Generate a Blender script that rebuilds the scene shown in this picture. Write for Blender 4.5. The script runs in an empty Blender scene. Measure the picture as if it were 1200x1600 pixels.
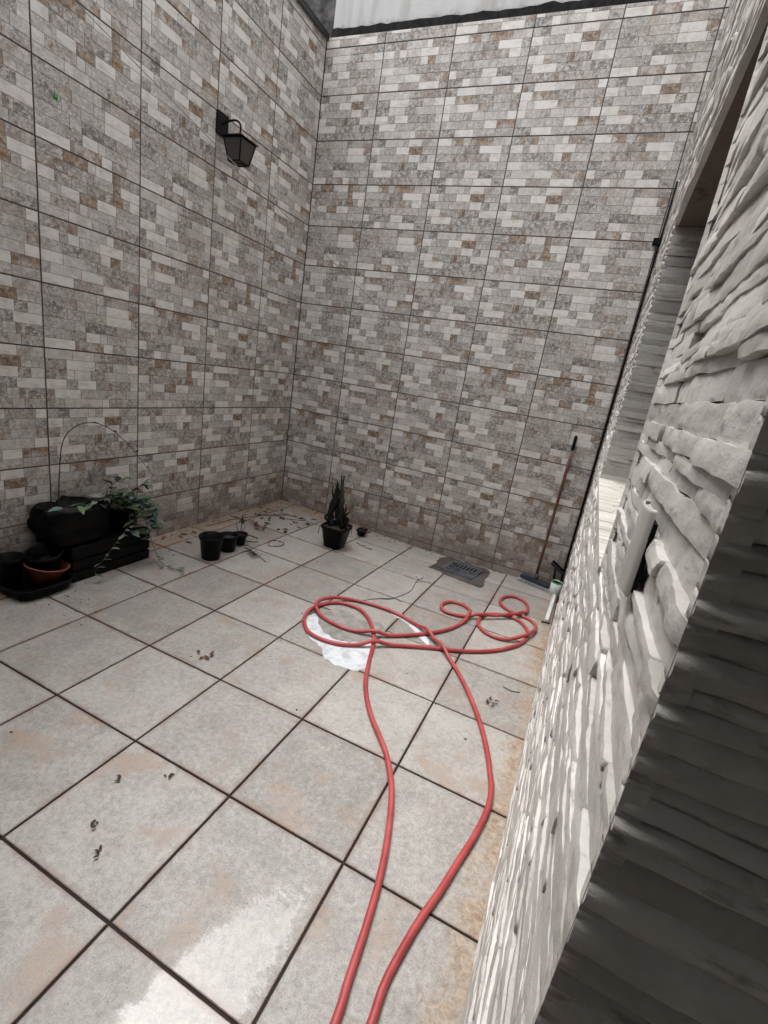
import bpy, bmesh, math, random
import numpy as np
from mathutils import Vector, Matrix, Euler, noise as mnoise

random.seed(7)
SC = bpy.context.scene
COL = SC.collection
R = math.radians

# ------------------------------------------------------------------ camera
CAM = Vector((2.133, -0.594, 1.451))
YAW, PITCH, ROLL = R(21.459), R(73.672), R(9.317)
CROT = Matrix.Rotation(YAW, 3, 'Z') @ Matrix.Rotation(PITCH, 3, 'X') @ Matrix.Rotation(ROLL, 3, 'Z')
cd = bpy.data.cameras.new('camera')
cd.sensor_fit = 'HORIZONTAL'; cd.sensor_width = 36.0; cd.lens = 36.0 * 741.97 / 1200.0
cd.clip_start = 0.01; cd.clip_end = 1000
co = bpy.data.objects.new('camera', cd); COL.objects.link(co)
co.matrix_world = Matrix.Translation(CAM) @ CROT.to_4x4()
SC.camera = co

# ------------------------------------------------------------------ sky, sun, exposure
SUN_EL, SUN_AZ = R(71), R(282)          # azimuth clockwise from +Y : light from behind the back left corner
w = bpy.data.worlds.new('World'); SC.world = w; w.use_nodes = True
nt = w.node_tree; nt.nodes.clear()
sky = nt.nodes.new('ShaderNodeTexSky'); sky.sky_type = 'NISHITA'; sky.sun_disc = False
sky.sun_elevation = SUN_EL; sky.sun_rotation = SUN_AZ; sky.dust_density = 4.0; sky.air_density = 1.0
hs = nt.nodes.new('ShaderNodeHueSaturation'); hs.inputs['Saturation'].default_value = 0.16   # overcast: nearly neutral sky
bg = nt.nodes.new('ShaderNodeBackground'); bg.inputs['Strength'].default_value = 0.15
wo = nt.nodes.new('ShaderNodeOutputWorld')
nt.links.new(sky.outputs[0], hs.inputs['Color']); nt.links.new(hs.outputs[0], bg.inputs['Color'])
nt.links.new(bg.outputs[0], wo.inputs['Surface'])
sl = bpy.data.lights.new('sun', 'SUN'); sl.energy = 0.7; sl.angle = R(54); sl.color = (1.0, 0.985, 0.96)
so = bpy.data.objects.new('sun', sl); COL.objects.link(so)
sd = Vector((math.sin(SUN_AZ) * math.cos(SUN_EL), math.cos(SUN_AZ) * math.cos(SUN_EL), math.sin(SUN_EL)))
so.rotation_euler = sd.to_track_quat('Z', 'Y').to_euler(); so.location = (0, 0, 9)
vs = SC.view_settings
vs.view_transform = 'Standard'; vs.look = 'None'; vs.gamma = 1.0; vs.use_curve_mapping = False
vs.exposure = 1.36
SC.cycles.max_bounces = 6; SC.cycles.diffuse_bounces = 3; SC.cycles.glossy_bounces = 3; SC.cycles.transmission_bounces = 5
SC.cycles.use_adaptive_sampling = True; SC.cycles.adaptive_threshold = 0.03; SC.cycles.adaptive_min_samples = 32
SC.cycles.caustics_reflective = False; SC.cycles.caustics_refractive = False

# ------------------------------------------------------------------ measures of the place (metres)
XL, YB, XR = -0.635, 3.468, 2.206       # left wall face, back wall face, stone wall face
T = 0.445                               # floor tile module
WT = 3.965                              # top of the tiled walls
Y0 = -0.316                             # near end of the stone wall
WY0, WY1, WZ0, WZ1 = 0.262, 1.385, 1.192, 2.055   # opening in the stone wall

def sag(x, y):
    ty = min(max((y - 1.6) / 1.87, 0), 1); tx = min(max((x + .6) / 1.8, 0), 1); tx = tx * tx * (3 - 2 * tx)
    return -.075 * ty ** 1.6 * tx

# ------------------------------------------------------------------ node helpers
def mat(name):
    m = bpy.data.materials.new(name); m.use_nodes = True
    t = m.node_tree; t.nodes.clear()
    o = t.nodes.new('ShaderNodeOutputMaterial'); b = t.nodes.new('ShaderNodeBsdfPrincipled')
    t.links.new(b.outputs[0], o.inputs['Surface'])
    return m, t, b
class N:
    def __init__(s, t): s.t = t
    def new(s, ty, **kw):
        n = s.t.nodes.new(ty)
        for k, v in kw.items(): setattr(n, k, v)
        return n
    def link(s, a, b): s.t.links.new(a, b)
    def val(s, inp, v):
        if hasattr(v, 'is_output'): s.link(v, inp)
        else: inp.default_value = v
    def math(s, op, a, b=0.0, clamp=False):
        n = s.new('ShaderNodeMath', operation=op, use_clamp=clamp); s.val(n.inputs[0], a); s.val(n.inputs[1], b); return n.outputs[0]
    def vmath(s, op, a, b):
        n = s.new('ShaderNodeVectorMath', operation=op); s.val(n.inputs[0], a); s.val(n.inputs[1], b); return n.outputs[0]
    def noise(s, vec, scale, detail=4, rough=.55, dist=0.0):
        n = s.new('ShaderNodeTexNoise'); s.val(n.inputs['Vector'], vec)
        n.inputs['Scale'].default_value = scale; n.inputs['Detail'].default_value = detail
        n.inputs['Roughness'].default_value = rough; n.inputs['Distortion'].default_value = dist
        return n.outputs[0]
    def smooth(s, v, a, b):
        n = s.new('ShaderNodeMapRange', interpolation_type='SMOOTHSTEP'); s.val(n.inputs[0], v)
        n.inputs[1].default_value = a; n.inputs[2].default_value = b; n.inputs[3].default_value = 0; n.inputs[4].default_value = 1
        return n.outputs[0]
    def mix(s, f, a, b):
        n = s.new('ShaderNodeMix', data_type='RGBA'); s.val(n.inputs[0], f)
        for i, v in ((6, a), (7, b)):
            if hasattr(v, 'is_output'): s.link(v, n.inputs[i])
            else: n.inputs[i].default_value = (*v, 1)
        return n.outputs[2]
    def bump(s, h, strength, dist):
        n = s.new('ShaderNodeBump'); n.inputs['Strength'].default_value = strength; n.inputs['Distance'].default_value = dist
        s.link(h, n.inputs['Height']); return n.outputs[0]
    def pos(s): return s.new('ShaderNodeNewGeometry').outputs['Position']
    def obj(s): return s.new('ShaderNodeTexCoord').outputs['Object']
    def attr(s, name):
        n = s.new('ShaderNodeAttribute'); n.attribute_name = name
        sp = s.new('ShaderNodeSeparateColor'); s.link(n.outputs['Color'], sp.inputs[0]); return sp.outputs
    def xyz(s, v):
        n = s.new('ShaderNodeSeparateXYZ'); s.link(v, n.inputs[0]); return n.outputs
    def comb(s, a, b, c):
        n = s.new('ShaderNodeCombineXYZ')
        for i, v in enumerate((a, b, c)): s.val(n.inputs[i], v)
        return n.outputs[0]

def plain(name, c1, c2=None, rough=.6, scale=30, bump=0.0, spec=.5, metal=0.0, rv=.1):
    m, t, b = mat(name); n = N(t)
    p = n.obj(); f = n.noise(p, scale, 5, .6)
    c2 = c2 or tuple(min(1, x * 1.35) for x in c1)
    n.link(n.mix(n.smooth(f, .3, .7), c1, c2), b.inputs['Base Color'])
    n.link(n.math('ADD', n.math('MULTIPLY', f, rv * 2), rough - rv), b.inputs['Roughness'])
    b.inputs['Specular IOR Level'].default_value = spec; b.inputs['Metallic'].default_value = metal
    if bump: n.link(n.bump(n.noise(p, scale * 4, 4), bump, .002), b.inputs['Normal'])
    return m

# wall tile: printed split-stone ceramic. attribute "brick": r tone, g rust, b seed
def m_walltile():
    m, t, b = mat('printed_stone_tile'); n = N(t)
    a = n.attr('brick'); tone, rust, seed = a[0], a[1], a[2]
    p = n.obj(); off = n.comb(n.math('MULTIPLY', seed, 37.0), n.math('MULTIPLY', seed, 91.0), n.math('MULTIPLY', seed, 17.0))
    q = n.vmath('ADD', p, off)
    n1 = n.noise(q, 36, 5, .68, .8); n2 = n.noise(q, 120, 3, .7, 1.0); n3 = n.noise(q, 21, 3, .6, .5); n4 = n.noise(n.vmath('MULTIPLY', q, (1.0, 2.2, 1.0)), 16, 2, .5)
    amp = n.math('SUBTRACT', 1.30, tone)                     # clean pale bricks carry little marbling
    v = n.math('ADD', n.math('MULTIPLY', n.math('SUBTRACT', n1, .5), 3.4), n.math('MULTIPLY', n.math('SUBTRACT', n2, .5), 2.2))
    v = n.math('ADD', tone, n.math('MULTIPLY', v, n.math('MULTIPLY', amp, amp)), True)
    base = n.mix(v, (.150, .136, .122), (.760, .735, .700))
    base = n.mix(n.math('MULTIPLY', n.smooth(n4, .45, .72), .40), base, (.42, .345, .285))
    rm = n.smooth(n.math('ADD', n3, n.math('MULTIPLY', n.math('SUBTRACT', rust, .5), .55)), .55, .73)
    rm = n.math('MULTIPLY', rm, n.math('ADD', .35, n.math('MULTIPLY', rust, .65)))
    rc = n.mix(n.smooth(n1, .3, .7), (.105, .055, .036), (.44, .315, .205))
    base = n.mix(rm, base, rc)
    sw_ = n.noise(p, 7.5, 4, .65, .7)                        # tan staining of the print running across several bricks
    base = n.mix(n.math('MULTIPLY', n.smooth(sw_, .50, .68), n.math('MULTIPLY', n.math('SUBTRACT', 1.25, tone), .75)), base, n.mix(n1, (.16, .095, .062), (.50, .375, .275)))
    # thin veins
    vn = n.new('ShaderNodeTexVoronoi', feature='DISTANCE_TO_EDGE'); vn.inputs['Scale'].default_value = 42
    n.link(n.vmath('ADD', q, n.vmath('MULTIPLY', n.comb(n1, n2, n3), (.05, .05, .05))), vn.inputs['Vector'])
    vein = n.math('MULTIPLY', n.smooth(vn.outputs[0], .06, .0), n.math('MULTIPLY', amp, .36))
    base = n.mix(vein, base, (.135, .115, .100))
    # printed joint lines are the tile body (seed < 0)
    line = n.math('LESS_THAN', seed, .001)
    base = n.mix(line, base, (.120, .105, .092))
    # splashed soil on the lowest course and faint run marks
    wp = n.pos(); z = n.xyz(wp)[2]
    s1 = n.noise(wp, 5.5, 4, .65)
    d = n.smooth(n.math('SUBTRACT', n.math('MULTIPLY', s1, .75), n.math('MULTIPLY', z, .75)), .02, .42)
    base = n.mix(n.math('MULTIPLY', d, .6), base, (.175, .115, .085))
    st = n.noise(n.vmath('MULTIPLY', wp, (7.0, 7.0, .55)), 1.0, 3, .6)
    base = n.mix(n.math('MULTIPLY', n.smooth(st, .52, .78), .26), base, (.24, .195, .165))
    n.link(base, b.inputs['Base Color'])
    n.link(n.math('ADD', .34, n.math('MULTIPLY', n1, .22)), b.inputs['Roughness'])
    n.link(n.bump(n.math('ADD', n1, n.math('MULTIPLY', n2, .5)), .30, .0018), b.inputs['Normal'])
    return m

def m_floor():
    m, t, b = mat('floor_ceramic'); n = N(t)
    p = n.pos(); s = n.xyz(p); x, y = s[0], s[1]
    rnd = n.new('ShaderNodeObjectInfo').outputs['Random']
    q = n.vmath('ADD', p, n.comb(n.math('MULTIPLY', rnd, 9.0), n.math('MULTIPLY', rnd, 5.0), 0.0))
    a = n.noise(q, 7, 5, .68, .4); bb = n.noise(q, 52, 6, .74, .5); c = n.noise(p, 230, 4, .75)
    v = n.math('ADD', n.math('MULTIPLY', a, .26), n.math('ADD', n.math('MULTIPLY', bb, .46), n.math('MULTIPLY', c, .46)))
    v = n.math('ADD', v, n.math('MULTIPLY', n.math('SUBTRACT', rnd, .5), .10))
    base = n.mix(n.smooth(v, .38, .80), (.185, .172, .157), (.485, .462, .432))
    # pale brown body patches of the print
    br = n.noise(q, 4.2, 5, .66, .3)
    base = n.mix(n.math('MULTIPLY', n.smooth(br, .54, .66), n.math('ADD', .10, n.math('MULTIPLY', n.smooth(bb, .35, .65), .60))), base, (.35, .225, .150))
    # rust and soil washed along the walls
    edge = n.math('MAXIMUM', n.smooth(x, 1.98, 2.24), n.math('MAXIMUM', n.smooth(x, -.12, -.60), n.math('MULTIPLY', n.smooth(y, 3.0, 3.42), n.smooth(x, 1.3, .1))))
    en = n.noise(p, 9.0, 5, .72, .4)
    em = n.smooth(n.math('ADD', n.math('MULTIPLY', edge, .44), n.math('MULTIPLY', en, .95)), .64, 1.02)
    base = n.mix(n.math('MULTIPLY', em, .85), base, n.mix(n.smooth(bb, .3, .7), (.19, .105, .055), (.46, .345, .225)))
    # rusty dirt creeping out of the joints
    jx = n.math('PINGPONG', n.math('DIVIDE', x, T), .5); jy = n.math('PINGPONG', n.math('DIVIDE', y, T), .5)
    jm = n.smooth(n.math('MINIMUM', jx, jy), .085, .0)
    jn = n.smooth(n.math('ADD', n.math('MULTIPLY', n.noise(p, 5.0, 5, .7, .3), 1.0), n.math('MULTIPLY', jm, .30)), .62, .86)
    base = n.mix(n.math('MULTIPLY', n.math('MULTIPLY', jm, jn), .55), base, (.22, .130, .088))
    # fine dark specks and grime
    vo = n.new('ShaderNodeTexVoronoi'); vo.inputs['Scale'].default_value = 60; n.link(p, vo.inputs['Vector'])
    sp = n.math('MULTIPLY', n.smooth(vo.outputs['Distance'], .17, .07), n.smooth(n.noise(p, 9, 3), .48, .62))
    base = n.mix(n.math('MULTIPLY', sp, .65), base, (.10, .08, .065))
    gr = n.noise(p, 2.1, 4, .62)
    base = n.mix(n.math('MULTIPLY', n.smooth(gr, .52, .74), .20), base, (.20, .185, .17))
    # film of water standing on the tiles near the camera
    wx = n.math('SUBTRACT', x, 1.63); wy = n.math('SUBTRACT', y, -.04)
    along = n.math('ADD', n.math('MULTIPLY', wx, .22), n.math('MULTIPLY', wy, .976)); across = n.math('SUBTRACT', n.math('MULTIPLY', wx, .976), n.math('MULTIPLY', wy, .22))
    dd = n.math('SQRT', n.math('ADD', n.math('POWER', n.math('MULTIPLY', across, 9.0), 2.0), n.math('POWER', n.math('MULTIPLY', along, 2.6), 2.0)))
    wn = n.noise(p, 24, 6, .62)
    wet = n.smooth(n.math('ADD', dd, n.math('MULTIPLY', n.math('SUBTRACT', wn, .5), .95)), 1.02, .76)
    damp = n.noise(p, 1.4, 4, .5)
    rough = n.math('ADD', .30, n.math('ADD', n.math('MULTIPLY', bb, .22), n.math('MULTIPLY', n.smooth(damp, .65, .35), -.10)))
    mr = n.new('ShaderNodeMix', data_type='FLOAT'); n.link(wet, mr.inputs[0]); n.link(rough, mr.inputs[2]); mr.inputs[3].default_value = .075
    n.link(mr.outputs[0], b.inputs['Roughness'])
    n.link(n.math('MULTIPLY', wet, .45), b.inputs['Coat Weight']); b.inputs['Coat Roughness'].default_value = .04; b.inputs['Coat IOR'].default_value = 1.4
    n.link(base, b.inputs['Base Color'])
    mb = n.new('ShaderNodeMix', data_type='FLOAT'); n.link(wet, mb.inputs[0]); n.link(n.math('ADD', bb, n.math('MULTIPLY', c, 1.0)), mb.inputs[2])
    n.link(n.math('MULTIPLY', n.noise(p, 60, 3), .30), mb.inputs[3])
    n.link(n.bump(mb.outputs[0], .5, .0018), b.inputs['Normal'])
    return m

def m_stone(name, lo, hi, rough, dirt):
    m, t, b = mat(name); n = N(t)
    a = n.attr('stone'); p = n.pos()
    n1 = n.noise(p, 16, 4, .65, .3); n2 = n.noise(p, 85, 4, .7); n3 = n.noise(n.vmath('MULTIPLY', p, (1, 1, 2.5)), 30, 4, .6)
    v = n.math('ADD', n.math('MULTIPLY', a[0], .45), n.math('ADD', n.math('MULTIPLY', n1, .45), n.math('MULTIPLY', n2, .30)))
    base = n.mix(n.smooth(v, .25, .95), lo, hi)
    base = n.mix(n.math('MULTIPLY', n.smooth(n3, .58, .74), dirt), base, tuple(x * .38 for x in lo))
    base = n.mix(n.math('MULTIPLY', n.smooth(n.noise(p, 5, 5, .7), .62, .78), dirt * .6), base, (.30, .20, .13))
    n.link(base, b.inputs['Base Color'])
    n.link(n.math('ADD', rough, n.math('MULTIPLY', n2, .22)), b.inputs['Roughness'])
    n.link(n.bump(n.math('ADD', n3, n.math('MULTIPLY', n2, .6)), .5, .0030), b.inputs['Normal'])
    return m

def m_white_wall():
    m, t, b = mat('white_plaster_mould'); n = N(t)
    p = n.pos(); z = n.xyz(p)[2]
    n1 = n.noise(p, 3, 7, .7, .4); n2 = n.noise(p, 22, 7, .72); n3 = n.noise(n.vmath('MULTIPLY', p, (6, 6, .7)), 1.2, 5, .6)
    base = n.mix(n.math('ADD', n.math('MULTIPLY', n1, .6), n.math('MULTIPLY', n2, .4)), (.46, .456, .448), (.72, .715, .70))
    base = n.mix(n.math('MULTIPLY', n.smooth(n3, .45, .70), .50), base, (.26, .25, .24))
    h = n.math('SUBTRACT', z, WT)
    mk_ = n.smooth(n.math('SUBTRACT', n.math('MULTIPLY', n.math('ADD', n1, n2), .17), h), .05, .16)
    base = n.mix(n.math('MULTIPLY', mk_, .9), base, (.045, .042, .04))
    n.link(base, b.inputs['Base Color']); b.inputs['Roughness'].default_value = .85
    n.link(n.bump(n2, .5, .006), b.inputs['Normal'])
    return m

def m_soffit():
    m, t, b = mat('brown_soffit_plaster'); n = N(t)
    p = n.pos(); n1 = n.noise(p, 7, 7, .68, .4); n2 = n.noise(p, 45, 6, .7)
    base = n.mix(n1, (.085, .060, .048), (.20, .150, .125))
    vn = n.new('ShaderNodeTexVoronoi', feature='DISTANCE_TO_EDGE'); vn.inputs['Scale'].default_value = 7
    n.link(n.vmath('ADD', p, n.vmath('MULTIPLY', n.comb(n1, n2, n1), (.25, .25, .25))), vn.inputs['Vector'])
    cr = n.math('MULTIPLY', n.smooth(vn.outputs[0], .035, .0), n.smooth(n.noise(p, 5, 4), .5, .62))
    base = n.mix(cr, base, (.04, .03, .025))
    n.link(base, b.inputs['Base Color']); b.inputs['Roughness'].default_value = .8
    n.link(n.bump(n2, .5, .004), b.inputs['Normal'])
    return m

def m_white_patch():
    m, t, b = mat('chalky_residue'); n = N(t)
    p = n.pos(); n1 = n.noise(p, 26, 7, .7, .5); n2 = n.noise(p, 120, 4, .7)
    n.link(n.mix(n.math('ADD', n.math('MULTIPLY', n1, .7), n.math('MULTIPLY', n2, .3)), (.50, .53, .57), (.76, .78, .81)), b.inputs['Base Color'])
    n.link(n.math('ADD', .72, n.math('MULTIPLY', n.smooth(n.noise(p, 14, 5, .65), .36, .56), .28)), b.inputs['Alpha'])
    b.inputs['Roughness'].default_value = .55
    n.link(n.bump(n1, .4, .002), b.inputs['Normal'])
    return m

M = {}
M['walltile'] = m_walltile()
M['floor'] = m_floor()
M['grout'] = plain('brown_grout', (.006, .0034, .0027), (.028, .013, .009), .6, 18, .3, .2)
M['wgrout'] = plain('wall_grout', (.060, .044, .038), (.13, .10, .085), .8, 12)
M['stone'] = m_stone('painted_split_stone', (.400, .380, .352), (.700, .678, .646), .24, .6)
M['stoneback'] = plain('stone_mortar', (.13, .115, .10), (.26, .235, .21), .8, 20, .4)
M['sill'] = m_stone('sill_stone', (.44, .41, .365), (.60, .57, .52), .45, .3)
M['white_wall'] = m_white_wall()
M['soffit'] = m_soffit()
M['tar'] = plain('black_tar', (.004, .004, .004), (.022, .020, .019), .9, 25, .6, .2)
M['mould'] = plain('mouldy_render', (.022, .021, .020), (.17, .165, .16), .9, 9, .6)
M['flash'] = plain('dark_flashing', (.030, .032, .036), (.06, .062, .068), .45, 10, 0, .5, .6)
M['hose'] = plain('red_rubber', (.33, .044, .046), (.45, .080, .078), .42, 9, .12)
M['blackplastic'] = plain('black_plastic', (.0022, .0022, .0024), (.005, .005, .0052), .45, 20, .1, .12)
M['sack'] = plain('black_sheet', (.0020, .0020, .0020), (.006, .0058, .0055), .55, 12, .6, .12)
M['soil'] = plain('dark_soil', (.012, .009, .007), (.040, .030, .022), .9, 60, .8)
M['terracotta'] = plain('red_bowl_plastic', (.16, .040, .026), (.23, .066, .045), .5, 14)
M['iron'] = plain('black_iron', (.003, .003, .003), (.007, .0065, .006), .5, 30, .2, .2)
M['wood'] = plain('brown_stick', (.085, .032, .022), (.16, .065, .042), .5, 10, .2)
M['broom'] = plain('navy_plastic', (.012, .016, .026), (.028, .034, .050), .45, 20)
M['bristle'] = plain('pale_bristle', (.40, .41, .43), (.62, .63, .65), .7, 60)
M['grate'] = plain('cast_grate', (.07, .08, .10), (.20, .22, .26), .35, 30, .4, .5, .5)
M['dark'] = plain('hole_shade', (.004, .004, .004), (.008, .008, .008), .9)
M['cement'] = plain('wet_cement', (.035, .031, .027), (.110, .100, .090), .45, 16, .6)
M['cement2'] = plain('grey_cement', (.20, .19, .175), (.34, .325, .305), .6, 16, .5)
M['whiteplastic'] = plain('white_plastic', (.60, .62, .62), (.74, .76, .76), .4, 8)
M['green'] = plain('green_plastic', (.035, .22, .055), (.06, .30, .09), .45, 8)
M['cover'] = plain('cream_plastic', (.46, .44, .41), (.56, .54, .51), .38, 9, .15)
M['patch'] = m_white_patch()
M['litter'] = plain('dry_leaf', (.022, .014, .010), (.085, .050, .034), .8, 40)
M['redleaf'] = plain('red_brown_leaf', (.075, .024, .016), (.16, .060, .040), .8, 60)
M['twig'] = plain('grey_twig', (.045, .036, .028), (.11, .092, .075), .8, 40)
M['vstem'] = plain('vine_stem', (.045, .030, .024), (.09, .065, .05), .7, 40)
M['leaf1'] = plain('teal_leaf', (.045, .100, .085), (.12, .205, .180), .5, 30)
M['leaf2'] = plain('green_leaf', (.050, .105, .042), (.13, .21, .090), .5, 30)
M['leaf3'] = plain('grey_leaf', (.13, .135, .115), (.25, .25, .215), .6, 30)
M['blade'] = plain('dark_blade', (.005, .007, .005), (.016, .022, .014), .5, 16, .2, .3)
M['blade2'] = plain('green_stalk', (.018, .040, .022), (.040, .075, .042), .5, 24, .2)
M['steel'] = plain('steel', (.45, .45, .45), (.6, .6, .6), .25, 20, 0, .5, 1.0)
M['cable'] = plain('clear_line', (.20, .20, .19), (.34, .34, .33), .35, 30)
M['ground'] = plain('packed_ground', (.10, .085, .07), (.18, .155, .13), .9, 3)
M['plaster'] = plain('porch_plaster', (.34, .32, .30), (.42, .40, .375), .85, 4)
M['ceil'] = plain('porch_ceiling_paint', (.30, .285, .28), (.36, .34, .335), .85, 4)
M['glass'] = plain('dark_window_glass', (.012, .013, .014), (.02, .021, .022), .08, 4, rv=.02)
M['frame'] = plain('brown_window_frame', (.055, .035, .026), (.10, .07, .052), .5, 10)
m, t, b = mat('lamp_glass'); b.inputs['Base Color'].default_value = (.26, .225, .205, 1); b.inputs['Roughness'].default_value = .45
b.inputs['Transmission Weight'].default_value = .75; b.inputs['IOR'].default_value = 1.3; M['lampglass'] = m

# ------------------------------------------------------------------ object helpers
def link(name, me, m, parent=None, loc=None):
    o = bpy.data.objects.new(name, me); COL.objects.link(o)
    if m is not None and not me.materials: me.materials.append(M[m])
    if loc is not None: o.location = loc
    if parent is not None: o.parent = parent
    return o
def pydata(name, V, F, m, parent=None, smooth=False, center=True, attr=None):
    """world-space verts -> mesh object whose origin is its base centre"""
    V = np.asarray(V, float)
    c = np.zeros(3)
    if center: c = np.array([(V[:, 0].min() + V[:, 0].max()) / 2, (V[:, 1].min() + V[:, 1].max()) / 2, V[:, 2].min()])
    pc = np.zeros(3); q = parent
    while q is not None: pc = pc + np.array(q.location); q = q.parent
    me = bpy.data.meshes.new(name); me.from_pydata((V - c).tolist(), [], F)
    if smooth: me.polygons.foreach_set('use_smooth', [True] * len(me.polygons))
    if attr is not None:
        nm, vals = attr
        at = me.color_attributes.new(nm, 'FLOAT_COLOR', 'POINT'); at.data.foreach_set('color', np.asarray(vals, 'f').ravel())
    me.update()
    return link(name, me, m, parent, Vector(c - pc))
def thing(name, label, cat, loc=(0, 0, 0), group=None):
    o = bpy.data.objects.new(name, None); COL.objects.link(o); o.location = loc; o.empty_display_size = .05
    return tag(o, label, cat, group)
def tag(o, label, cat, group=None):
    o['label'] = label; o['category'] = cat
    if group: o['group'] = group
    return o
def structure(o): o['kind'] = 'structure'; return o
def box(x0, x1, y0, y1, z0, z1, ch=0.0):
    if ch <= 0:
        V = [(x, y, z) for z in (z0, z1) for y in (y0, y1) for x in (x0, x1)]
        return V, [(0, 2, 3, 1), (4, 5, 7, 6), (0, 1, 5, 4), (2, 6, 7, 3), (0, 4, 6, 2), (1, 3, 7, 5)]
    bm = bmesh.new(); bmesh.ops.create_cube(bm, size=1)
    for v in bm.verts: v.co = Vector(((x0 + x1) / 2 + v.co.x * (x1 - x0), (y0 + y1) / 2 + v.co.y * (y1 - y0), (z0 + z1) / 2 + v.co.z * (z1 - z0)))
    bmesh.ops.bevel(bm, geom=bm.edges[:], offset=ch, segments=2, affect='EDGES', profile=.6)
    bm.verts.index_update()
    V = [tuple(v.co) for v in bm.verts]; F = [tuple(v.index for v in f.verts) for f in bm.faces]; bm.free(); return V, F
def join(*parts):
    V, F = [], []
    for v, f in parts:
        k = len(V); V += [tuple(q) for q in v]; F += [tuple(i + k for i in g) for g in f]
    return V, F
def xf(vf, mtx): return [tuple(mtx @ Vector(v)) for v in vf[0]], vf[1]
def tube(P, r, seg=10, cap=True):
    P = [Vector(p) for p in P]; n = len(P); rr = r if hasattr(r, '__len__') else [r] * n
    V, F = [], []; up = Vector((0, 0, 1)); prev = None
    for i in range(n):
        d = (P[min(i + 1, n - 1)] - P[max(i - 1, 0)]).normalized()
        if prev is None:
            a = d.cross(up) if abs(d.z) < .95 else d.cross(Vector((1, 0, 0)))
        else: a = prev - d * prev.dot(d)
        a.normalize(); prev = a; bb = d.cross(a)
        for k in range(seg):
            t = 2 * math.pi * k / seg; V.append(tuple(P[i] + (a * math.cos(t) + bb * math.sin(t)) * rr[i]))
    for i in range(n - 1):
        for k in range(seg):
            F.append((i * seg + k, i * seg + (k + 1) % seg, (i + 1) * seg + (k + 1) % seg, (i + 1) * seg + k))
    if cap: F.append(tuple(range(seg))[::-1]); F.append(tuple((n - 1) * seg + k for k in range(seg)))
    return V, F
def lathe(prof, seg=32, sq=0.0, c=(0, 0, 0)):
    """profile (r,z) list from outside bottom round the rim to the inside; sq blends the circle to a rounded square"""
    V, F = [], []
    for r, z in prof:
        for k in range(seg):
            t = 2 * math.pi * k / seg; cs, sn = math.cos(t), math.sin(t)
            e = (abs(cs) ** 6 + abs(sn) ** 6) ** (-1 / 6); f = 1 + (e - 1) * sq
            V.append((c[0] + r * cs * f, c[1] + r * sn * f, c[2] + z))
    n = len(prof)
    for i in range(n - 1):
        for k in range(seg):
            F.append((i * seg + k, i * seg + (k + 1) % seg, (i + 1) * seg + (k + 1) % seg, (i + 1) * seg + k))
    F.append(tuple(range(seg))[::-1]); F.append(tuple((n - 1) * seg + k for k in range(seg)))
    return V, F
def smoothline(P, step):
    """Catmull-Rom through P, resampled at about step"""
    P = [Vector(p) for p in P]; Q = [P[0] * 2 - P[1]] + P + [P[-1] * 2 - P[-2]]; out = []
    for i in range(1, len(Q) - 2):
        a, b_, c, d = Q[i - 1], Q[i], Q[i + 1], Q[i + 2]; k = max(1, int((c - b_).length / step))
        for j in range(k):
            t = j / k
            out.append(.5 * ((2 * b_) + (c - a) * t + (2 * a - 5 * b_ + 4 * c - d) * t * t + (3 * b_ - a - 3 * c + d) * t ** 3))
    out.append(P[-1]); return out
def px_of(p):
    q = CROT.transposed() @ (Vector(p) - CAM)
    if q.z > -.02: return None
    return 600 + 741.97 * q.x / -q.z, 800 - 741.97 * q.y / -q.z

# ------------------------------------------------------------------ the ground and the tiled floor
structure(pydata('ground', [(-150, -150, -.30), (150, -150, -.30), (150, 150, -.30), (-150, 150, -.30)], [(0, 1, 2, 3)], 'ground', center=False))
fx = np.linspace(XL - .05, 2.45, 15); fy = np.linspace(-3.2, YB + .05, 31); V = []; F = []
for j, y in enumerate(fy):
    for i, x in enumerate(fx): V.append((x, y, sag(x, y) - .0055))
for j in range(len(fy) - 1):
    for i in range(len(fx) - 1):
        k = j * len(fx) + i; F.append((k, k + 1, k + 1 + len(fx), k + len(fx)))
floor = structure(pydata('floor', V, F, 'grout', center=False))
rf = random.Random(3)
def floor_tile(x0, x1, y0, y1):
    g = .0043
    x0 += g; x1 -= g; y0 += g; y1 -= g
    if x1 - x0 < .02 or y1 - y0 < .02: return
    dz = rf.uniform(-.0006, .0006); n = 4; V = []; F = []; ch = .0022
    us = [x0, x0 + ch] + [x0 + (x1 - x0) * k / n for k in range(1, n)] + [x1 - ch, x1]
    vs_ = [y0, y0 + ch] + [y0 + (y1 - y0) * k / n for k in range(1, n)] + [y1 - ch, y1]
    K = len(us)
    for j, y in enumerate(vs_):
        for i, x in enumerate(us):
            e = (i in (0, K - 1)) + (j in (0, K - 1))
            V.append((x, y, sag(x, y) + dz - (.0016 if e else 0) - (.0008 if e == 2 else 0)))
    for j in range(K - 1):
        for i in range(K - 1): F.append((j * K + i, j * K + i + 1, (j + 1) * K + i + 1, (j + 1) * K + i))
    ring = [i for i in range(K)] + [j * K + K - 1 for j in range(1, K)] + [(K - 1) * K + i for i in range(K - 2, -1, -1)] + [j * K for j in range(K - 2, 0, -1)]
    b0 = len(V)
    for r_ in ring: V.append((V[r_][0], V[r_][1], V[r_][2] - .012))
    L = len(ring)
    for k in range(L): F.append((ring[k], b0 + k, b0 + (k + 1) % L, ring[(k + 1) % L]))
    pydata('floor_tile', V, F, 'floor', floor)
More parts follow.
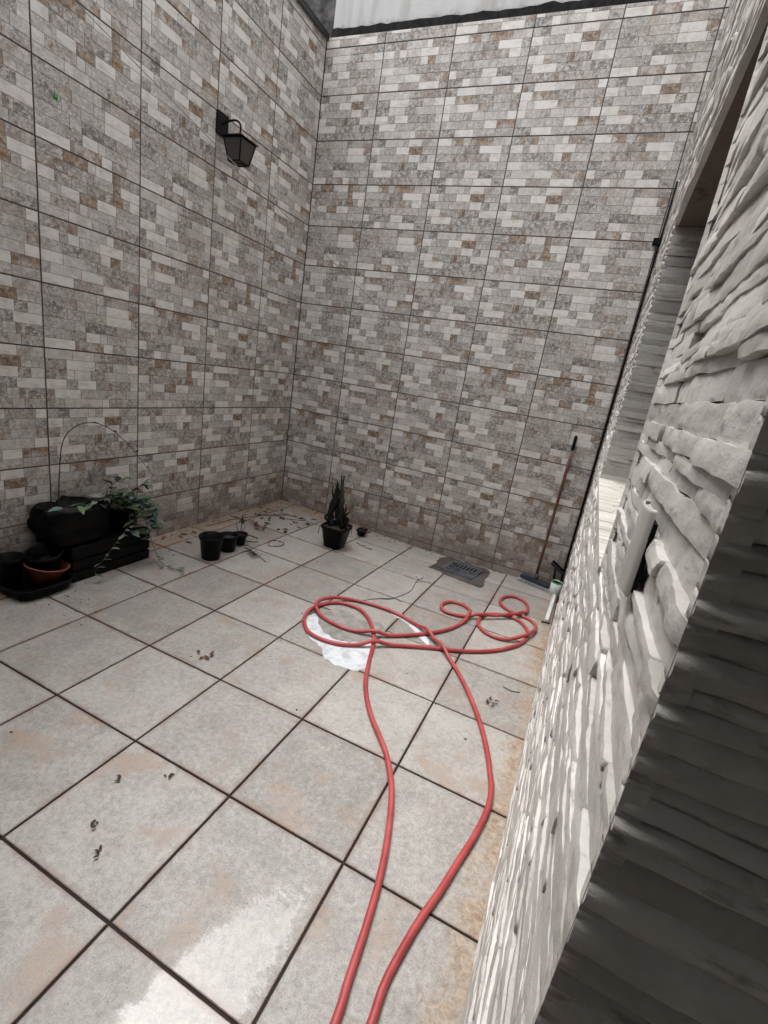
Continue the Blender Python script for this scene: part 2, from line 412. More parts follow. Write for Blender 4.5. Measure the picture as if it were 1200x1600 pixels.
for a in range(-2, 5):
    for bq in range(-4, 8):
        x0, x1 = max(a * T, XL - .004), min((a + 1) * T, XR + .045); y0, y1 = max(bq * T, -1.6), min((bq + 1) * T, YB - .004)
        if y1 > y0 and x1 > x0: floor_tile(x0, x1, y0, y1)

# ------------------------------------------------------------------ tiled walls
TW, TH = .5805, .3250
def tile_design(seed):
    r = random.Random(seed); out = []; h = TH / 6
    rows = []
    for k in range(6):
        xs = [0.0]
        while xs[-1] < TW - .05:
            xs.append(xs[-1] + r.choice((.045, .062, .085, .098, .115, .13, .15, .17)))
        xs[-1] = TW
        if xs[-1] - xs[-2] < .035: xs.pop(-2)
        rows.append(xs)
        prev = 0
        for i in range(len(xs) - 1):
            u = r.random(); ln = xs[i + 1] - xs[i]
            if u < .25 and prev != 2: tone, rust, prev = r.uniform(.88, 1.04), 0.0, 2
            elif u < .41: tone, rust, prev = r.uniform(.40, .60), r.uniform(.55, 1.0), 1
            else: tone, rust, prev = r.choice((r.uniform(.26, .42), r.uniform(.42, .60), r.uniform(.60, .80))), r.choice((0, 0, .1, .2, .4)), 0
            out.append((xs[i], xs[i + 1], k * h, (k + 1) * h, tone, rust, .05 + .95 * r.random(), r.uniform(.0005, .0016)))
    return out
DES = [tile_design(s) for s in (11, 23, 37, 41, 59, 67, 83)]
TCACHE = {}
def tile_mesh(d, u0, u1, v0, v1):
    key = (d, round(u0, 4), round(u1, 4), round(v0, 4), round(v1, 4))
    if key in TCACHE: return TCACHE[key]
    g = .0017; V, F = box(u0 + g, u1 - g, v0 + g, v1 - g, -.009, 0.0, .0012)
    C = [(.5, 0, 0, 1)] * len(V)
    for (a0, a1, b0, b1, tone, rust, seed, hh) in DES[d]:
        a0 = max(a0, u0 + g + .0012); a1 = min(a1, u1 - g - .0012); b0 = max(b0, v0 + g + .0012); b1 = min(b1, v1 - g - .0012)
        if a1 - a0 < .006 or b1 - b0 < .006: continue
        e, i2 = .0009, .0022; k = len(V)
        V += [(a0 + e, b0 + e, 0), (a1 - e, b0 + e, 0), (a1 - e, b1 - e, 0), (a0 + e, b1 - e, 0),
              (a0 + i2, b0 + i2, hh), (a1 - i2, b0 + i2, hh), (a1 - i2, b1 - i2, hh), (a0 + i2, b1 - i2, hh)]
        C += [(tone, rust, seed, 1)] * 8
        F += [(k + 4, k + 5, k + 6, k + 7)] + [(k + q, k + (q + 1) % 4, k + 4 + (q + 1) % 4, k + 4 + q) for q in range(4)]
    me = bpy.data.meshes.new('wall_tile'); me.from_pydata(V, [], F)
    at = me.color_attributes.new('brick', 'FLOAT_COLOR', 'POINT'); at.data.foreach_set('color', np.asarray(C, 'f').ravel())
    me.materials.append(M['walltile']); me.update(); TCACHE[key] = me
    return me
def tiled_wall(root, org, u, n, colstart, ncol, pitch, umin, umax, seed):
    """tiles of pitch x TH courses; u runs along the wall, z up"""
    r = random.Random(seed); u = Vector(u); n = Vector(n); v = Vector((0, 0, 1)); s = pitch / TW; prev = {}
    for row in range(-4, 10):
        z = .9619 + TH * row
        for c in range(ncol):
            a = colstart + c * pitch
            lo = max(0, (umin - a) / s); hi = min(TW, (umax - a) / s)
            vlo = max(0, -.09 - z); vhi = min(TH, WT - z)
            if hi - lo < .012 or vhi - vlo < .012: continue
            d = r.randrange(len(DES))
            while d == prev.get(c) and r.random() < .6: d = r.randrange(len(DES))
            prev[c] = d
            o = link('wall_tile', tile_mesh(d, lo, hi, vlo, vhi), None, root)
            p = Vector(org) + u * a + v * z + n * r.uniform(-.0006, .0006)
            mw = Matrix(((u.x * s, v.x, n.x, p.x), (u.y * s, v.y, n.y, p.y), (u.z * s, v.z, n.z, p.z), (0, 0, 0, 1)))
            o.matrix_basis = Matrix.Translation(-root.location) @ mw
lw = pydata('tiled_wall', *box(XL - .22, XL - .0062, -1.9, YB + .22, -.25, WT), 'wgrout')
tag(lw, 'tall wall of printed stone tiles on the left, carrying the black lantern', 'wall')
tiled_wall(lw, (XL, 0, 0), (0, 1, 0), (1, 0, 0), 1.1264 - 5 * .5850, 9, .5850, -1.88, YB + .002, 5)
bw = pydata('tiled_wall', *box(XL - .0058, 2.62, YB + .0062, YB + .215, -.25, WT), 'wgrout')
tag(bw, 'tall wall of printed stone tiles across the back, behind the broom and drain', 'wall')
tiled_wall(bw, (0, YB, 0), (1, 0, 0), (0, -1, 0), -.6731, 6, .5776, XL + .003, 2.45, 9)
# metal flashing on the left wall's top
pydata('flashing', *join(box(XL - .24, XL + .030, -1.9, YB - .012, WT + .002, WT + .016, .003), box(XL + .022, XL + .0295, -1.9, YB - .012, WT - .030, WT + .001)), 'flash', lw)

# ------------------------------------------------------------------ neighbour's wall above the back wall
def rough_strip(x0, x1, y, z0, z1, n, amp, seed, depth):
    r = random.Random(seed); V = []; F = []
    for i in range(n + 1):
        x = x0 + (x1 - x0) * i / n; j0 = r.uniform(-amp * .35, amp * .35); j1 = r.uniform(-amp, amp) + (mnoise.noise((x * 3, 0, seed)) * 3 + mnoise.noise((x * 11, 4, seed)) * 1.6) * amp
        d = depth + r.uniform(-.006, .006)
        V += [(x, y, z0 + j0), (x, y - d, z0 + j0 * .6), (x, y - d * .8, z1 + j1), (x, y, z1 + j1 + .004)]
    for i in range(n):
        k = i * 4
        for q in range(3): F.append((k + q, k + 4 + q, k + 5 + q, k + 1 + q))
    return V, F
nw = pydata('neighbour_wall', *box(XL + .012, 4.2, YB + .06, YB + .30, WT + .002, 4.75), 'white_wall')
tag(nw, 'white mould-stained plaster wall rising above the back tiled wall', 'wall')
pydata('tar_seam', *rough_strip(XL + .014, 2.7, YB + .0595, WT + .003, WT + .072, 60, .0055, 2, .030), 'tar', nw)
n2 = pydata('neighbour_wall', *box(XL - .60, XL + .010, YB + .225, YB + .40, 3.2, 4.75), 'mould')
tag(n2, 'black mouldy strip of wall beyond the top left corner', 'wall')

# ------------------------------------------------------------------ stone clad wall with the window opening
def skew(w_):                                    # the wall runs very slightly away from square towards the back
    return Vector((w_[0] + .034 * (max(0, w_[1] - 1.1) / 2.37) ** 1.4, w_[1], w_[2]))
sw = thing('stone_wall', 'pale split-stone clad wall close on the right with a window opening', 'wall', (XR + .1, 1.5, 0))
XBK = XR + .20
core = join(box(XR + .012, XBK, Y0 + .012, WY0 - .010, -.25, 4.45), box(XR + .012, XBK, WY1 + .010, YB + .006, -.25, 4.45),
            box(XR + .0121, XBK - .0001, WY0 - .010, WY1 + .010, -.25, WZ0 - .012), box(XR + .0121, XBK - .0001, WY0 - .010, WY1 + .010, WZ1 + .010, 4.45))
core = ([tuple(skew(q)) if q[0] < XR + .02 else q for q in core[0]], core[1])
pydata('wall_core', *core, 'stoneback', sw)
pydata('soffit', *box(XR + .004, XBK - .03, WY0 - .008, WY1 + .008, WZ1 + .0005, WZ1 + .0098), 'soffit', sw)
win = pydata('window', *join(box(XBK - .028, XBK - .002, WY0 - .008, WY0 + .05, WZ0 - .010, WZ1 - .001), box(XBK - .028, XBK - .002, WY1 - .05, WY1 + .008, WZ0 - .010, WZ1 - .001),
             box(XBK - .027, XBK - .003, WY0 + .05, WY1 - .05, WZ0 - .010, WZ0 + .05), box(XBK - .027, XBK - .003, WY0 + .05, WY1 - .05, WZ1 - .05, WZ1 - .001),
             box(XBK - .026, XBK - .004, .80, .85, WZ0 + .05, WZ1 - .05)), 'frame', sw)
for ya, yb in ((WY0 + .05, .80), (.85, WY1 - .05)):
    pydata('pane', *box(XBK - .017, XBK - .011, ya + .0005, yb - .0005, WZ0 + .0505, WZ1 - .0505), 'glass', win)

def stone_patch(org, u, n, u0, u1, v0, v1, hole, course, length, depth, seed, rag=.004, edges=(), convex=0.0):
    """individual split stones over a rectangle of a wall face; yields (verts, faces, tone, area_px)"""
    r = random.Random(seed); org, u, n = Vector(org), Vector(u), Vector(n); v = Vector((0, 0, 1)); out = []
    breaks = [v0]; stops = sorted([s_ for s_ in ((hole[2], hole[3]) if hole else ()) if v0 < s_ < v1] + [v1])
    for st in stops:
        while breaks[-1] < st - 1e-6:
            nx = breaks[-1] + r.choice(course) * r.uniform(.85, 1.15)
            if st - nx < min(course) * .6: nx = st
            breaks.append(min(nx, st))
    for k in range(len(breaks) - 1):
        a, b_ = breaks[k], breaks[k + 1]; spans = [(u0, u1)]; cdep = r.uniform(*depth); cs_ = r.random() * 90
        if hole and a < hole[3] - 1e-6 and b_ > hole[2] + 1e-6: spans = [(u0, hole[0]), (hole[1], u1)]
        for s0, s1 in spans:
            if s1 - s0 < .01: continue
            xs = [s0]
            while xs[-1] < s1 - 1e-6:
                nx = xs[-1] + r.uniform(*length)
                if s1 - nx < length[0] * .6: nx = s1
                xs.append(min(nx, s1))
            for i in range(len(xs) - 1):
                p0, p1 = xs[i], xs[i + 1]; cen = org + u * ((p0 + p1) / 2) + v * ((a + b_) / 2); dist = (cen - CAM).length
                cell = .0040 if dist < .55 else (.007 if dist < .9 else (.014 if dist < 1.5 else .06))
                nu = max(2, min(40, int((p1 - p0) / cell))); nv = max(2, min(14, int((b_ - a) / cell)))
                pl = [(r.uniform(-.055, .055), r.uniform(-.11, .05), r.uniform(.0002, .0014), r.uniform(-.4, .4) * (p1 - p0), r.uniform(-.4, .4) * (b_ - a)) for _ in range(5)]
                dep = cdep + mnoise.noise((p0 * 3.1, cs_, 0)) * (depth[1] - depth[0]) * .8 + r.uniform(-.0006, .0006); tu = r.uniform(-.015, .015); tv = r.uniform(-.09, .03); sd_ = r.random() * 50
                fl, fr = (abs(p0 - s0) < 1e-6), (abs(p1 - s1) < 1e-6)
                V = []; F = []; K = nu + 1
                for jj in range(nv + 1):
                    for ii in range(nu + 1):
                        fu = ii / nu; fv = jj / nv
                        pu = p0 + (p1 - p0) * fu; pv = a + (b_ - a) * fv
                        eu = min(fu, 1 - fu) * (p1 - p0); ev = min(fv, 1 - fv) * (b_ - a)
                        q = Vector((pu * 14, pv * 22, sd_))
                        d = dep + tu * (pu - (p0 + p1) / 2) + tv * (pv - (a + b_) / 2)
                        d += min(h_ + gu * (pu - (p0 + p1) / 2 - ou) + gv * (pv - (a + b_) / 2 - ov) for gu, gv, h_, ou, ov in pl)
                        d += convex * (.25 - (fv - .45) ** 2)
                        d += mnoise.noise(q) * .0016 + abs(mnoise.noise(q * 2.3)) * -.0024 + mnoise.noise(q * 5.1) * .0006
                        d -= .0010 * max(0, 1 - eu / .004) + .0008 * max(0, 1 - ev / .003)
                        fe = 1.0                                   # relief dies out at arrises so they stay straight
                        for e_ in edges: fe = min(fe, abs(pu - e_) / .007)
                        if hole and hole[2] - .02 < pv < hole[3] + .02 and hole[0] - .02 < pu < hole[1] + .02:
                            fe = min(fe, max(max(hole[0] - pu, pu - hole[1]), max(hole[2] - pv, pv - hole[3])) / .014)
                        fe = max(0.0, fe); d = d * fe + .0010 * (1 - fe)
                        if ii == 0 and not fl: pu += mnoise.noise((pv * 45, sd_, 1)) * rag
                        if ii == nu and not fr: pu += mnoise.noise((pv * 45, sd_, 7)) * rag
                        if jj == 0: pv += mnoise.noise((pu * 22, sd_, 3)) * .0026 * fe
                        if jj == nv: pv += mnoise.noise((pu * 22, sd_, 5)) * .0026 * fe
                        V.append(org + u * pu + v * pv + n * d)
                for jj in range(nv):
                    for ii in range(nu): F.append((jj * K + ii, jj * K + ii + 1, (jj + 1) * K + ii + 1, (jj + 1) * K + ii))
                ring = list(range(K)) + [j * K + nu for j in range(1, nv + 1)] + [nv * K + i_ for i_ in range(nu - 1, -1, -1)] + [j * K for j in range(nv - 1, 0, -1)]
                b0 = len(V); L = len(ring)
                for q_ in ring: V.append(V[q_].copy())
                for q_ in ring:
                    w_ = V[q_]; V.append(w_ - n * ((w_ - org).dot(n) + .013))
                for q_ in range(L): F.append((b0 + q_, b0 + L + q_, b0 + L + (q_ + 1) % L, b0 + (q_ + 1) % L))
                V = [skew(w_) for w_ in V]
                # size in the picture
                pc = [px_of(org + u * uu + v * vv) for uu, vv in ((p0, a), (p1, a), (p1, b_), (p0, b_))]
                area = 0
                if all(pc) and (cen - CAM).dot(n) < 0:
                    pc = [(min(max(x, 0), 1200), min(max(y, 0), 1600)) for x, y in pc]
                    area = abs(sum(pc[q_][0] * pc[(q_ + 1) % 4][1] - pc[(q_ + 1) % 4][0] * pc[q_][1] for q_ in range(4))) / 2
                out.append((V, F, r.random(), area))
    return out
C1 = (.011, .014, .017, .020, .024); L1 = (.07, .30)
stones = stone_patch((XR, 0, 0), (0, -1, 0), (-1, 0, 0), -(YB - .006), -(Y0 + .0025), -.08, 4.45, (-WY1, -WY0, WZ0, WZ1), C1, L1, (-.0028, .0032), 21, .004, (-(Y0 + .0025),))
stones += [s_ for s_ in stone_patch((0, Y0, 0), (1, 0, 0), (0, -1, 0), XR - .0006, XBK, -.02, 2.44, None, (.014, .018, .024, .030), (.10, .45), (-.0035, .0015), 33, .004, (), .018)]
stones += stone_patch((0, WY1, 0), (1, 0, 0), (0, -1, 0), XR + .004, XBK - .03, WZ0, WZ1 - .001, None, (.014, .018, .024), (.06, .20), (-.003, .002), 44, .003, (XR + .004,))
stones += stone_patch((0, WY0, 0), (-1, 0, 0), (0, 1, 0), -(XBK - .03), -(XR + .004), WZ0, WZ1 - .001, None, (.014, .018, .024), (.06, .20), (-.004, -.001), 45, .003)
stones.sort(key=lambda s_: -s_[3])
for V, F, tone, ar in stones[:295]:
    pydata('stone', V, F, 'stone', sw, True, True, ('stone', [(tone, 0, 0, 1)] * len(V)))
V, F, A = [], [], []
for v_, f_, tone, ar in stones[295:]:
    k = len(V); V += v_; F += [tuple(i + k for i in g) for g in f_]; A += [(tone, 0, 0, 1)] * len(v_)
rest = pydata('stone_cladding', V, F, 'stone', sw, True, True, ('stone', A)); rest['kind'] = 'stuff'
# sill of small flat stone pieces
rs = random.Random(4); y = WY0 - .004; row = 0
while y < WY1 - .002:
    y1 = min(y + rs.uniform(.022, .034), WY1 - .001); x = XR - .004
    while x < XBK - .031:
        x1 = min(x + rs.uniform(.035, .09), XBK - .03); h = rs.uniform(.001, .0022)
        if XBK - .03 - x1 < .02: x1 = XBK - .03
        Vb, Fb = box(x + .0006, x1 - .0006, y + .0006, y1 - .0006, WZ0 - .0115, WZ0 + h, .0009)
        pydata('sill_stone', Vb, Fb, 'sill', sw, False, True, ('stone', [(rs.random(), 0, 0, 1)] * len(Vb)))
        x = x1
    y = y1
# arched cream cover bar fixed to the stones near the window
def cover():
    prof = []
    for k in range(11):
        t = math.pi * k / 10; prof.append((math.cos(t) * .029, math.sin(t) ** .8 * .0080))
    V = []; F = []; n = len(prof)
    for z, s_ in ((1.290, 1), (1.292, 1.02), (1.370, 1.02), (1.373, 1), (1.373, .80), (1.370, .78)):
        for a, d in prof: V.append((XR - .0045 - d * s_, -.105 + a * s_, z))
    for r_ in range(5):
        for k in range(n - 1): F.append((r_ * n + k, r_ * n + k + 1, (r_ + 1) * n + k + 1, (r_ + 1) * n + k))
    F.append(tuple(range(n))); F.append(tuple(5 * n + k for k in range(n))[::-1])
    return V, F
cv = pydata('switch_cover', *cover(), 'cover', None, True); tag(cv, 'cream plastic half-round cover bar standing upright on the stone wall', 'switch cover')
pydata('back_plate', *box(XR - .0045, XR - .0005, -.1365, -.090, 1.296, 1.362, .001), 'blackplastic', cv)  # black strip stands in for the dark gap beside the cover
# black pipe in the corner behind the stone wall
pp = thing('corner_pipe', 'thin black pipe running up the corner between tiled and stone walls', 'pipe', (2.224, YB - .014, sag(2.22, YB)))
pydata('tube', *tube([(2.222, YB - .0135, sag(2.19, 3.4) - .002), (2.224, YB - .0135, 1.2), (2.226, YB - .0135, 2.4), (2.229, YB - .0135, 2.95)], .0072, 10), 'blackplastic', pp, True)
pydata('clamp', *box(2.185, 2.236, YB - .034, YB + .001, 2.565, 2.605, .004), 'blackplastic', pp)

# ------------------------------------------------------------------ covered porch behind the camera (unseen; shades the wall end, its openings shaped for that light)
structure(pydata('porch_ceiling', *box(XL - .22, 2.9, -1.75, Y0 + .004, 2.455, 2.60), 'ceil'))
structure(pydata('porch_ceiling', *box(XL - .22, 2.9, -4.2, -2.05, 2.455, 2.60), 'ceil'))  # slot left open between the slabs is made up, to light the wall end
structure(pydata('porch_wall', *box(XL - .22, 2.455, -4.4, -4.202, -.25, 2.60), 'plaster'))
structure(pydata('porch_wall', *box(2.46, 2.9, -4.199, Y0 - .02, -.25, 2.454), 'plaster'))
structure(pydata('porch_wall', *box(XL - .22, XL - .001, -4.199, -1.905, -.25, 2.454), 'plaster'))  # side wall added to offset the light let in by the ceiling slot

# ------------------------------------------------------------------ lantern
LY, LX, LZ = 2.335, -.466, 2.62
lan = thing('wall_lantern', 'black metal lantern with frosted panes hung on the left tiled wall', 'lantern', (XL, LY, 2.78))
pydata('back_plate', *box(XL + .0018, XL + .022, LY - .050, LY + .050, 2.785, 2.915, .004), 'iron', lan)
arm = smoothline([(XL + .018, LY, 2.852), (XL + .06, LY, 2.866), (XL + .115, LY, 2.872), (LX - .018, LY, 2.860), (LX, LY, 2.835), (LX, LY, 2.790)], .008)
pydata('arm', *tube(arm, .0065, 10), 'iron', lan, True)
def frustum(hw0, z0, hw1, z1):
    V = [(LX + sx * h, LY + sy * h, z) for z, h in ((z0, hw0), (z1, hw1)) for sx, sy in ((-1, -1), (1, -1), (1, 1), (-1, 1))]
    return V, [(3, 2, 1, 0), (4, 5, 6, 7)] + [(k, (k + 1) % 4, 4 + (k + 1) % 4, 4 + k) for k in range(4)]
roofs = join(frustum(.086, 2.752, .086, 2.756), frustum(.084, 2.7562, .012, 2.794))
pydata('roof', *roofs, 'iron', lan)
hb, ht, zb, zt = .046, .073, LZ, 2.7515
fr = []
for sx, sy in ((-1, -1), (1, -1), (1, 1), (-1, 1)):
    fr.append(tube([(LX + sx * hb, LY + sy * hb, zb), (LX + sx * ht, LY + sy * ht, zt)], .0052, 6))
for h, z in ((hb, zb + .003), (ht, zt - .004)):
    for k in range(4):
        s_ = ((-1, -1), (1, -1), (1, 1), (-1, 1)); p, q = s_[k], s_[(k + 1) % 4]
        fr.append(tube([(LX + p[0] * h, LY + p[1] * h, z), (LX + q[0] * h, LY + q[1] * h, z)], .0048, 6))
fr.append(tube([(LX - hb, LY - hb, zb + .003), (LX + hb, LY + hb, zb + .003)], .003, 5)); fr.append(tube([(LX + hb, LY - hb, zb + .003), (LX - hb, LY + hb, zb + .003)], .003, 5))
cage = pydata('cage', *join(*fr), 'iron', lan)
for k in range(4):
    s_ = ((-1, -1), (1, -1), (1, 1), (-1, 1)); p, q = s_[k], s_[(k + 1) % 4]; i_ = .965
    a = [(LX + p[0] * hb * i_, LY + p[1] * hb * i_, zb + .006), (LX + q[0] * hb * i_, LY + q[1] * hb * i_, zb + .006), (LX + q[0] * ht * i_, LY + q[1] * ht * i_, zt - .006), (LX + p[0] * ht * i_, LY + p[1] * ht * i_, zt - .006)]
    nn = (Vector(a[1]) - Vector(a[0])).cross(Vector(a[3]) - Vector(a[0])).normalized() * .002
    V = a + [tuple(Vector(x) - nn) for x in a]
    pydata('pane', V, [(0, 1, 2, 3), (7, 6, 5, 4)] + [(j, 4 + j, 4 + (j + 1) % 4, (j + 1) % 4) for j in range(4)], 'lampglass', cage)

# ------------------------------------------------------------------ hose
HOSE = [(1.944, 0.101), (1.933, 0.191), (1.92, 0.312), (1.898, 0.457), (1.862, 0.602), (1.813, 0.745), (1.767, 0.833), (1.712, 0.915), (1.658, 0.975), (1.586, 1.053), (1.514, 1.151), (1.456, 1.253), (1.408, 1.379), (1.361, 1.526), (1.319, 1.638), (1.254, 1.748), (1.18, 1.837), (1.095, 1.892), (1.008, 1.896), (0.94, 1.864), (0.894, 1.797), (0.867, 1.702), (0.883, 1.605), (0.921, 1.534), (0.989, 1.467), (1.075, 1.445), (1.184, 1.462), (1.283, 1.522), (1.355, 1.583), (1.442, 1.646), (1.534, 1.704), (1.628, 1.761), (1.725, 1.811), (1.821, 1.87), (1.914, 1.948), (2.005, 2.06), (2.071, 2.184), (2.095, 2.312), (2.068, 2.432), (2.003, 2.512), (1.921, 2.518), (1.846, 2.48), (1.791, 2.407), (1.777, 2.296), (1.809, 2.205), (1.879, 2.153), (1.96, 2.154), (2.039, 2.206), (2.099, 2.304), (2.129, 2.441), (2.115, 2.536), (2.064, 2.591), (1.997, 2.607), (1.922, 2.626), (1.867, 2.678), (1.841, 2.767), (1.858, 2.867), (1.917, 2.927), (1.991, 2.905), (2.035, 2.819), (2.042, 2.705), (2.013, 2.612), (1.953, 2.52), (1.863, 2.433), (1.782, 2.359), (1.707, 2.3), (1.627, 2.266), (1.557, 2.263), (1.514, 2.313), (1.512, 2.387), (1.555, 2.453), (1.629, 2.459), (1.688, 2.411), (1.708, 2.314), (1.699, 2.206), (1.653, 2.059), (1.574, 1.923), (1.489, 1.825), (1.403, 1.741), (1.323, 1.683), (1.235, 1.646), (1.124, 1.624), (1.013, 1.639), (0.925, 1.676), (0.877, 1.726), (0.87, 1.793), (0.899, 1.861), (0.942, 1.922), (1.002, 1.973), (1.109, 2.001), (1.24, 2.01), (1.363, 1.989), (1.476, 1.943), (1.564, 1.887), (1.654, 1.81), (1.755, 1.706), (1.837, 1.601), (1.918, 1.479), (1.99, 1.35), (2.046, 1.232), (2.089, 1.12), (2.117, 1.028), (2.131, 0.979), (2.139, 0.887), (2.125, 0.763), (2.097, 0.631), (2.072, 0.512), (2.044, 0.402), (2.026, 0.304), (2.016, 0.222), (2.019, 0.142)]
HOSE = [(1.93, -1.1), (1.95, -.5), (1.951, -.15)] + HOSE + [(2.03, -.15), (2.06, -.5), (2.05, -1.1)]
hr = .0112
hp = smoothline([(x, y, 0) for x, y in HOSE], .014)
H = np.array([(p.x, p.y) for p in hp]); seg = np.r_[0, np.cumsum(np.linalg.norm(np.diff(H, axis=0), axis=1))]
lift = np.zeros(len(H))
for i in range(len(H)):
    m_ = (seg[i] - seg[:i]) > .30
    if m_.any():
        d = np.linalg.norm(H[:i][m_] - H[i], axis=1); ok = d < .075
        if ok.any():
            tt = np.clip((d[ok] - hr * 1.9) / (.075 - hr * 1.9), 0, 1)
            lift[i] = ((lift[:i][m_][ok] + hr * 2.02) * (1 - tt * tt * (3 - 2 * tt))).max()
for _ in range(6): lift = np.maximum(lift, np.r_[lift[:1], (lift[:-2] + lift[2:]) / 2, lift[-1:]])
hv = [(x, y, sag(x, y) + hr + .0006 + l) for (x, y), l in zip(H, lift)]
tag(pydata('garden_hose', *tube(hv, hr, 12), 'hose', None, True), 'red rubber garden hose looped and trailing across the tiled floor', 'hose')

# ------------------------------------------------------------------ worn patches on the floor
def blob(name, pts, m, dz, label, cat, seed, jit=.012, thick=.0012, group=None):
    P = smoothline([(x, y, 0) for x, y in pts + pts[:1]], .02)[:-1]
    r = random.Random(seed); c = sum(P, Vector()) / len(P); V = []; F = []; n = len(P)
    ring = [c + (p - c) * (1 + mnoise.noise((p.x * 26, p.y * 26, seed)) * jit / max(.02, (p - c).length) * 1.6) for p in P]
    bm = bmesh.new(); vv = [bm.verts.new((p.x, p.y, sag(p.x, p.y) + dz)) for p in ring]; vb = [bm.verts.new((p.x, p.y, sag(p.x, p.y) + dz - thick)) for p in ring]
    f0 = bm.faces.new(vv)
    for k in range(n): bm.faces.new((vv[k], vb[k], vb[(k + 1) % n], vv[(k + 1) % n]))
    bmesh.ops.triangulate(bm, faces=[f0]); bmesh.ops.recalc_face_normals(bm, faces=bm.faces[:]); bm.verts.index_update()
    V = [tuple(q.co) for q in bm.verts]; F = [tuple(q.index for q in f.verts) for f in bm.faces]; bm.free()
    if V and sum((Vector(V[f[1]]) - Vector(V[f[0]])).cross(Vector(V[f[2]]) - Vector(V[f[0]])).z for f in F) < 0: F = [f[::-1] for f in F]
    return tag(pydata(name, V, F, m), label, cat, group)
WH1 = [(.878, 1.62), (.94, 1.515), (1.02, 1.43), (1.105, 1.40), (1.19, 1.325), (1.28, 1.305), (1.37, 1.335), (1.41, 1.40), (1.385, 1.49), (1.33, 1.60), (1.20, 1.66), (1.05, 1.67), (.93, 1.68)]
blob('residue_patch', WH1, 'patch', .0022, 'chalky white residue patch under the near side of the hose loop', 'residue', 3)
WH2 = [(1.29, 1.985), (1.38, 1.955), (1.46, 1.90), (1.535, 1.83), (1.59, 1.79), (1.585, 1.84), (1.50, 1.935), (1.42, 1.995), (1.33, 2.03), (1.22, 2.04)]
blob('residue_patch', WH2, 'patch', .0022, 'narrow chalky white residue streak beneath the far side of the hose loop', 'residue', 8)
GR = [(.93, 1.66), (1.04, 1.54), (1.16, 1.515), (1.27, 1.565), (1.335, 1.65), (1.33, 1.78), (1.25, 1.83), (1.17, 1.79), (1.10, 1.80), (1.02, 1.83), (.95, 1.78)]
blob('cement_patch', GR, 'cement2', .0030, 'rough grey cement repair in the floor inside the hose loop', 'cement patch', 5, .010)
CE = [(1.185, 3.02), (1.30, 2.99), (1.40, 2.955), (1.56, 2.93), (1.665, 2.935), (1.65, 3.15), (1.635, 3.40), (1.45, 3.43), (1.235, 3.44), (1.19, 3.30), (1.205, 3.16)]
blob('cement_patch', CE, 'cement', .0030, 'dark wet cement around the floor drain at the back wall', 'cement patch', 6, .014)

# ------------------------------------------------------------------ floor drain
DC = Vector((1.437, 3.185)); DZ = sag(DC.x, DC.y) + .0035
dm = Matrix.Translation((DC.x, DC.y, DZ)) @ Matrix.Rotation(R(-7), 4, 'Z') @ Matrix.Rotation(R(-1.4), 4, 'X')
dr = thing('floor_drain', 'dark metal slotted drain grate set in cement by the back wall', 'drain', (DC.x, DC.y, DZ))
hw = .140
fparts = [box(-hw, hw, -hw, -hw + .022, -.004, .012, .002), box(-hw, hw, hw - .022, hw, -.004, .012, .002), box(-hw, -hw + .022, -hw + .0225, hw - .0225, -.004, .012, .002), box(hw - .022, hw, -hw + .0225, hw - .0225, -.004, .012, .002)]
pydata('frame', *xf(join(*fparts), dm), 'grate', dr)
pydata('well', *xf(box(-hw + .02, hw - .02, -hw + .02, hw - .02, -.006, -.002), dm), 'dark', dr)  # flat black sheet standing in for the dark depth under the bars
for k in range(8):
    x = -hw + .034 + k * (2 * hw - .068) / 7
    yv = .015 - .055 * (1 - abs(x) / hw)            # bars meet a V rib
    pydata('bar', *xf(box(x - .0058, x + .0058, yv, hw - .0225, .001, .010, .0015), dm), 'grate', dr)
    pydata('bar', *xf(box(x - .0070, x + .0070, -hw + .0225, yv - .040, .001, .0095, .0015), dm), 'grate', dr)
vr = join(tube([(-hw + .02, .020, .007), (0, -.052, .007)], .007, 6), tube([(hw - .02, .020, .007), (0, -.052, .007)], .007, 6), box(-hw + .023, hw - .023, -.100, -.084, .0012, .0108))
pydata('rib', *xf(vr, dm), 'grate', dr)

# ------------------------------------------------------------------ broom
br = thing('broom', 'push broom with dark red-brown handle leaning on the back wall', 'broom', (2.02, 3.36, sag(2.02, 3.36)))
zf = sag(2.02, 3.36)
p0 = Vector((2.021, 3.362, zf + .062)); p1 = Vector((2.036, YB - .0135, 1.205))
bhan = pydata('handle', *tube([p0 + (p1 - p0) * t for t in (0, .25, .5, .75, .905)], .0115, 12), 'wood', br, True)
pydata('grip', *tube([p0 + (p1 - p0) * t for t in (.9052, .95, .99, 1)], [.0122, .0122, .0122, .008], 12), 'blackplastic', bhan, True)
bmx = Matrix.Translation((2.024, 3.362, zf)) @ Matrix.Rotation(R(-19), 4, 'Z')
pydata('socket', *xf(tube([(0, 0, .050), (0, .004, .11)], [.021, .014], 12), bmx), 'broom', br, True)
bhead = pydata('head', *xf(box(-.128, .128, -.030, .030, .034, .068, .010), bmx), 'broom', br)
rb = random.Random(8); tv = []
for ix in range(30):
    for iy in range(5):
        x = -.128 + .256 * ix / 29; y = -.026 + .052 * iy / 4
        e = x + (x / .128) ** 3 * .030 + rb.uniform(-.004, .004)
        tv.append(tube([(x * .95, y * .9, .0345), (e, y + rb.uniform(-.006, .006) * 1.3, .003 + rb.uniform(0, .004))], [.0036, .0026], 4))
pydata('bristles', *xf(join(*tv), bmx), 'bristle', bhead)['kind'] = 'stuff'

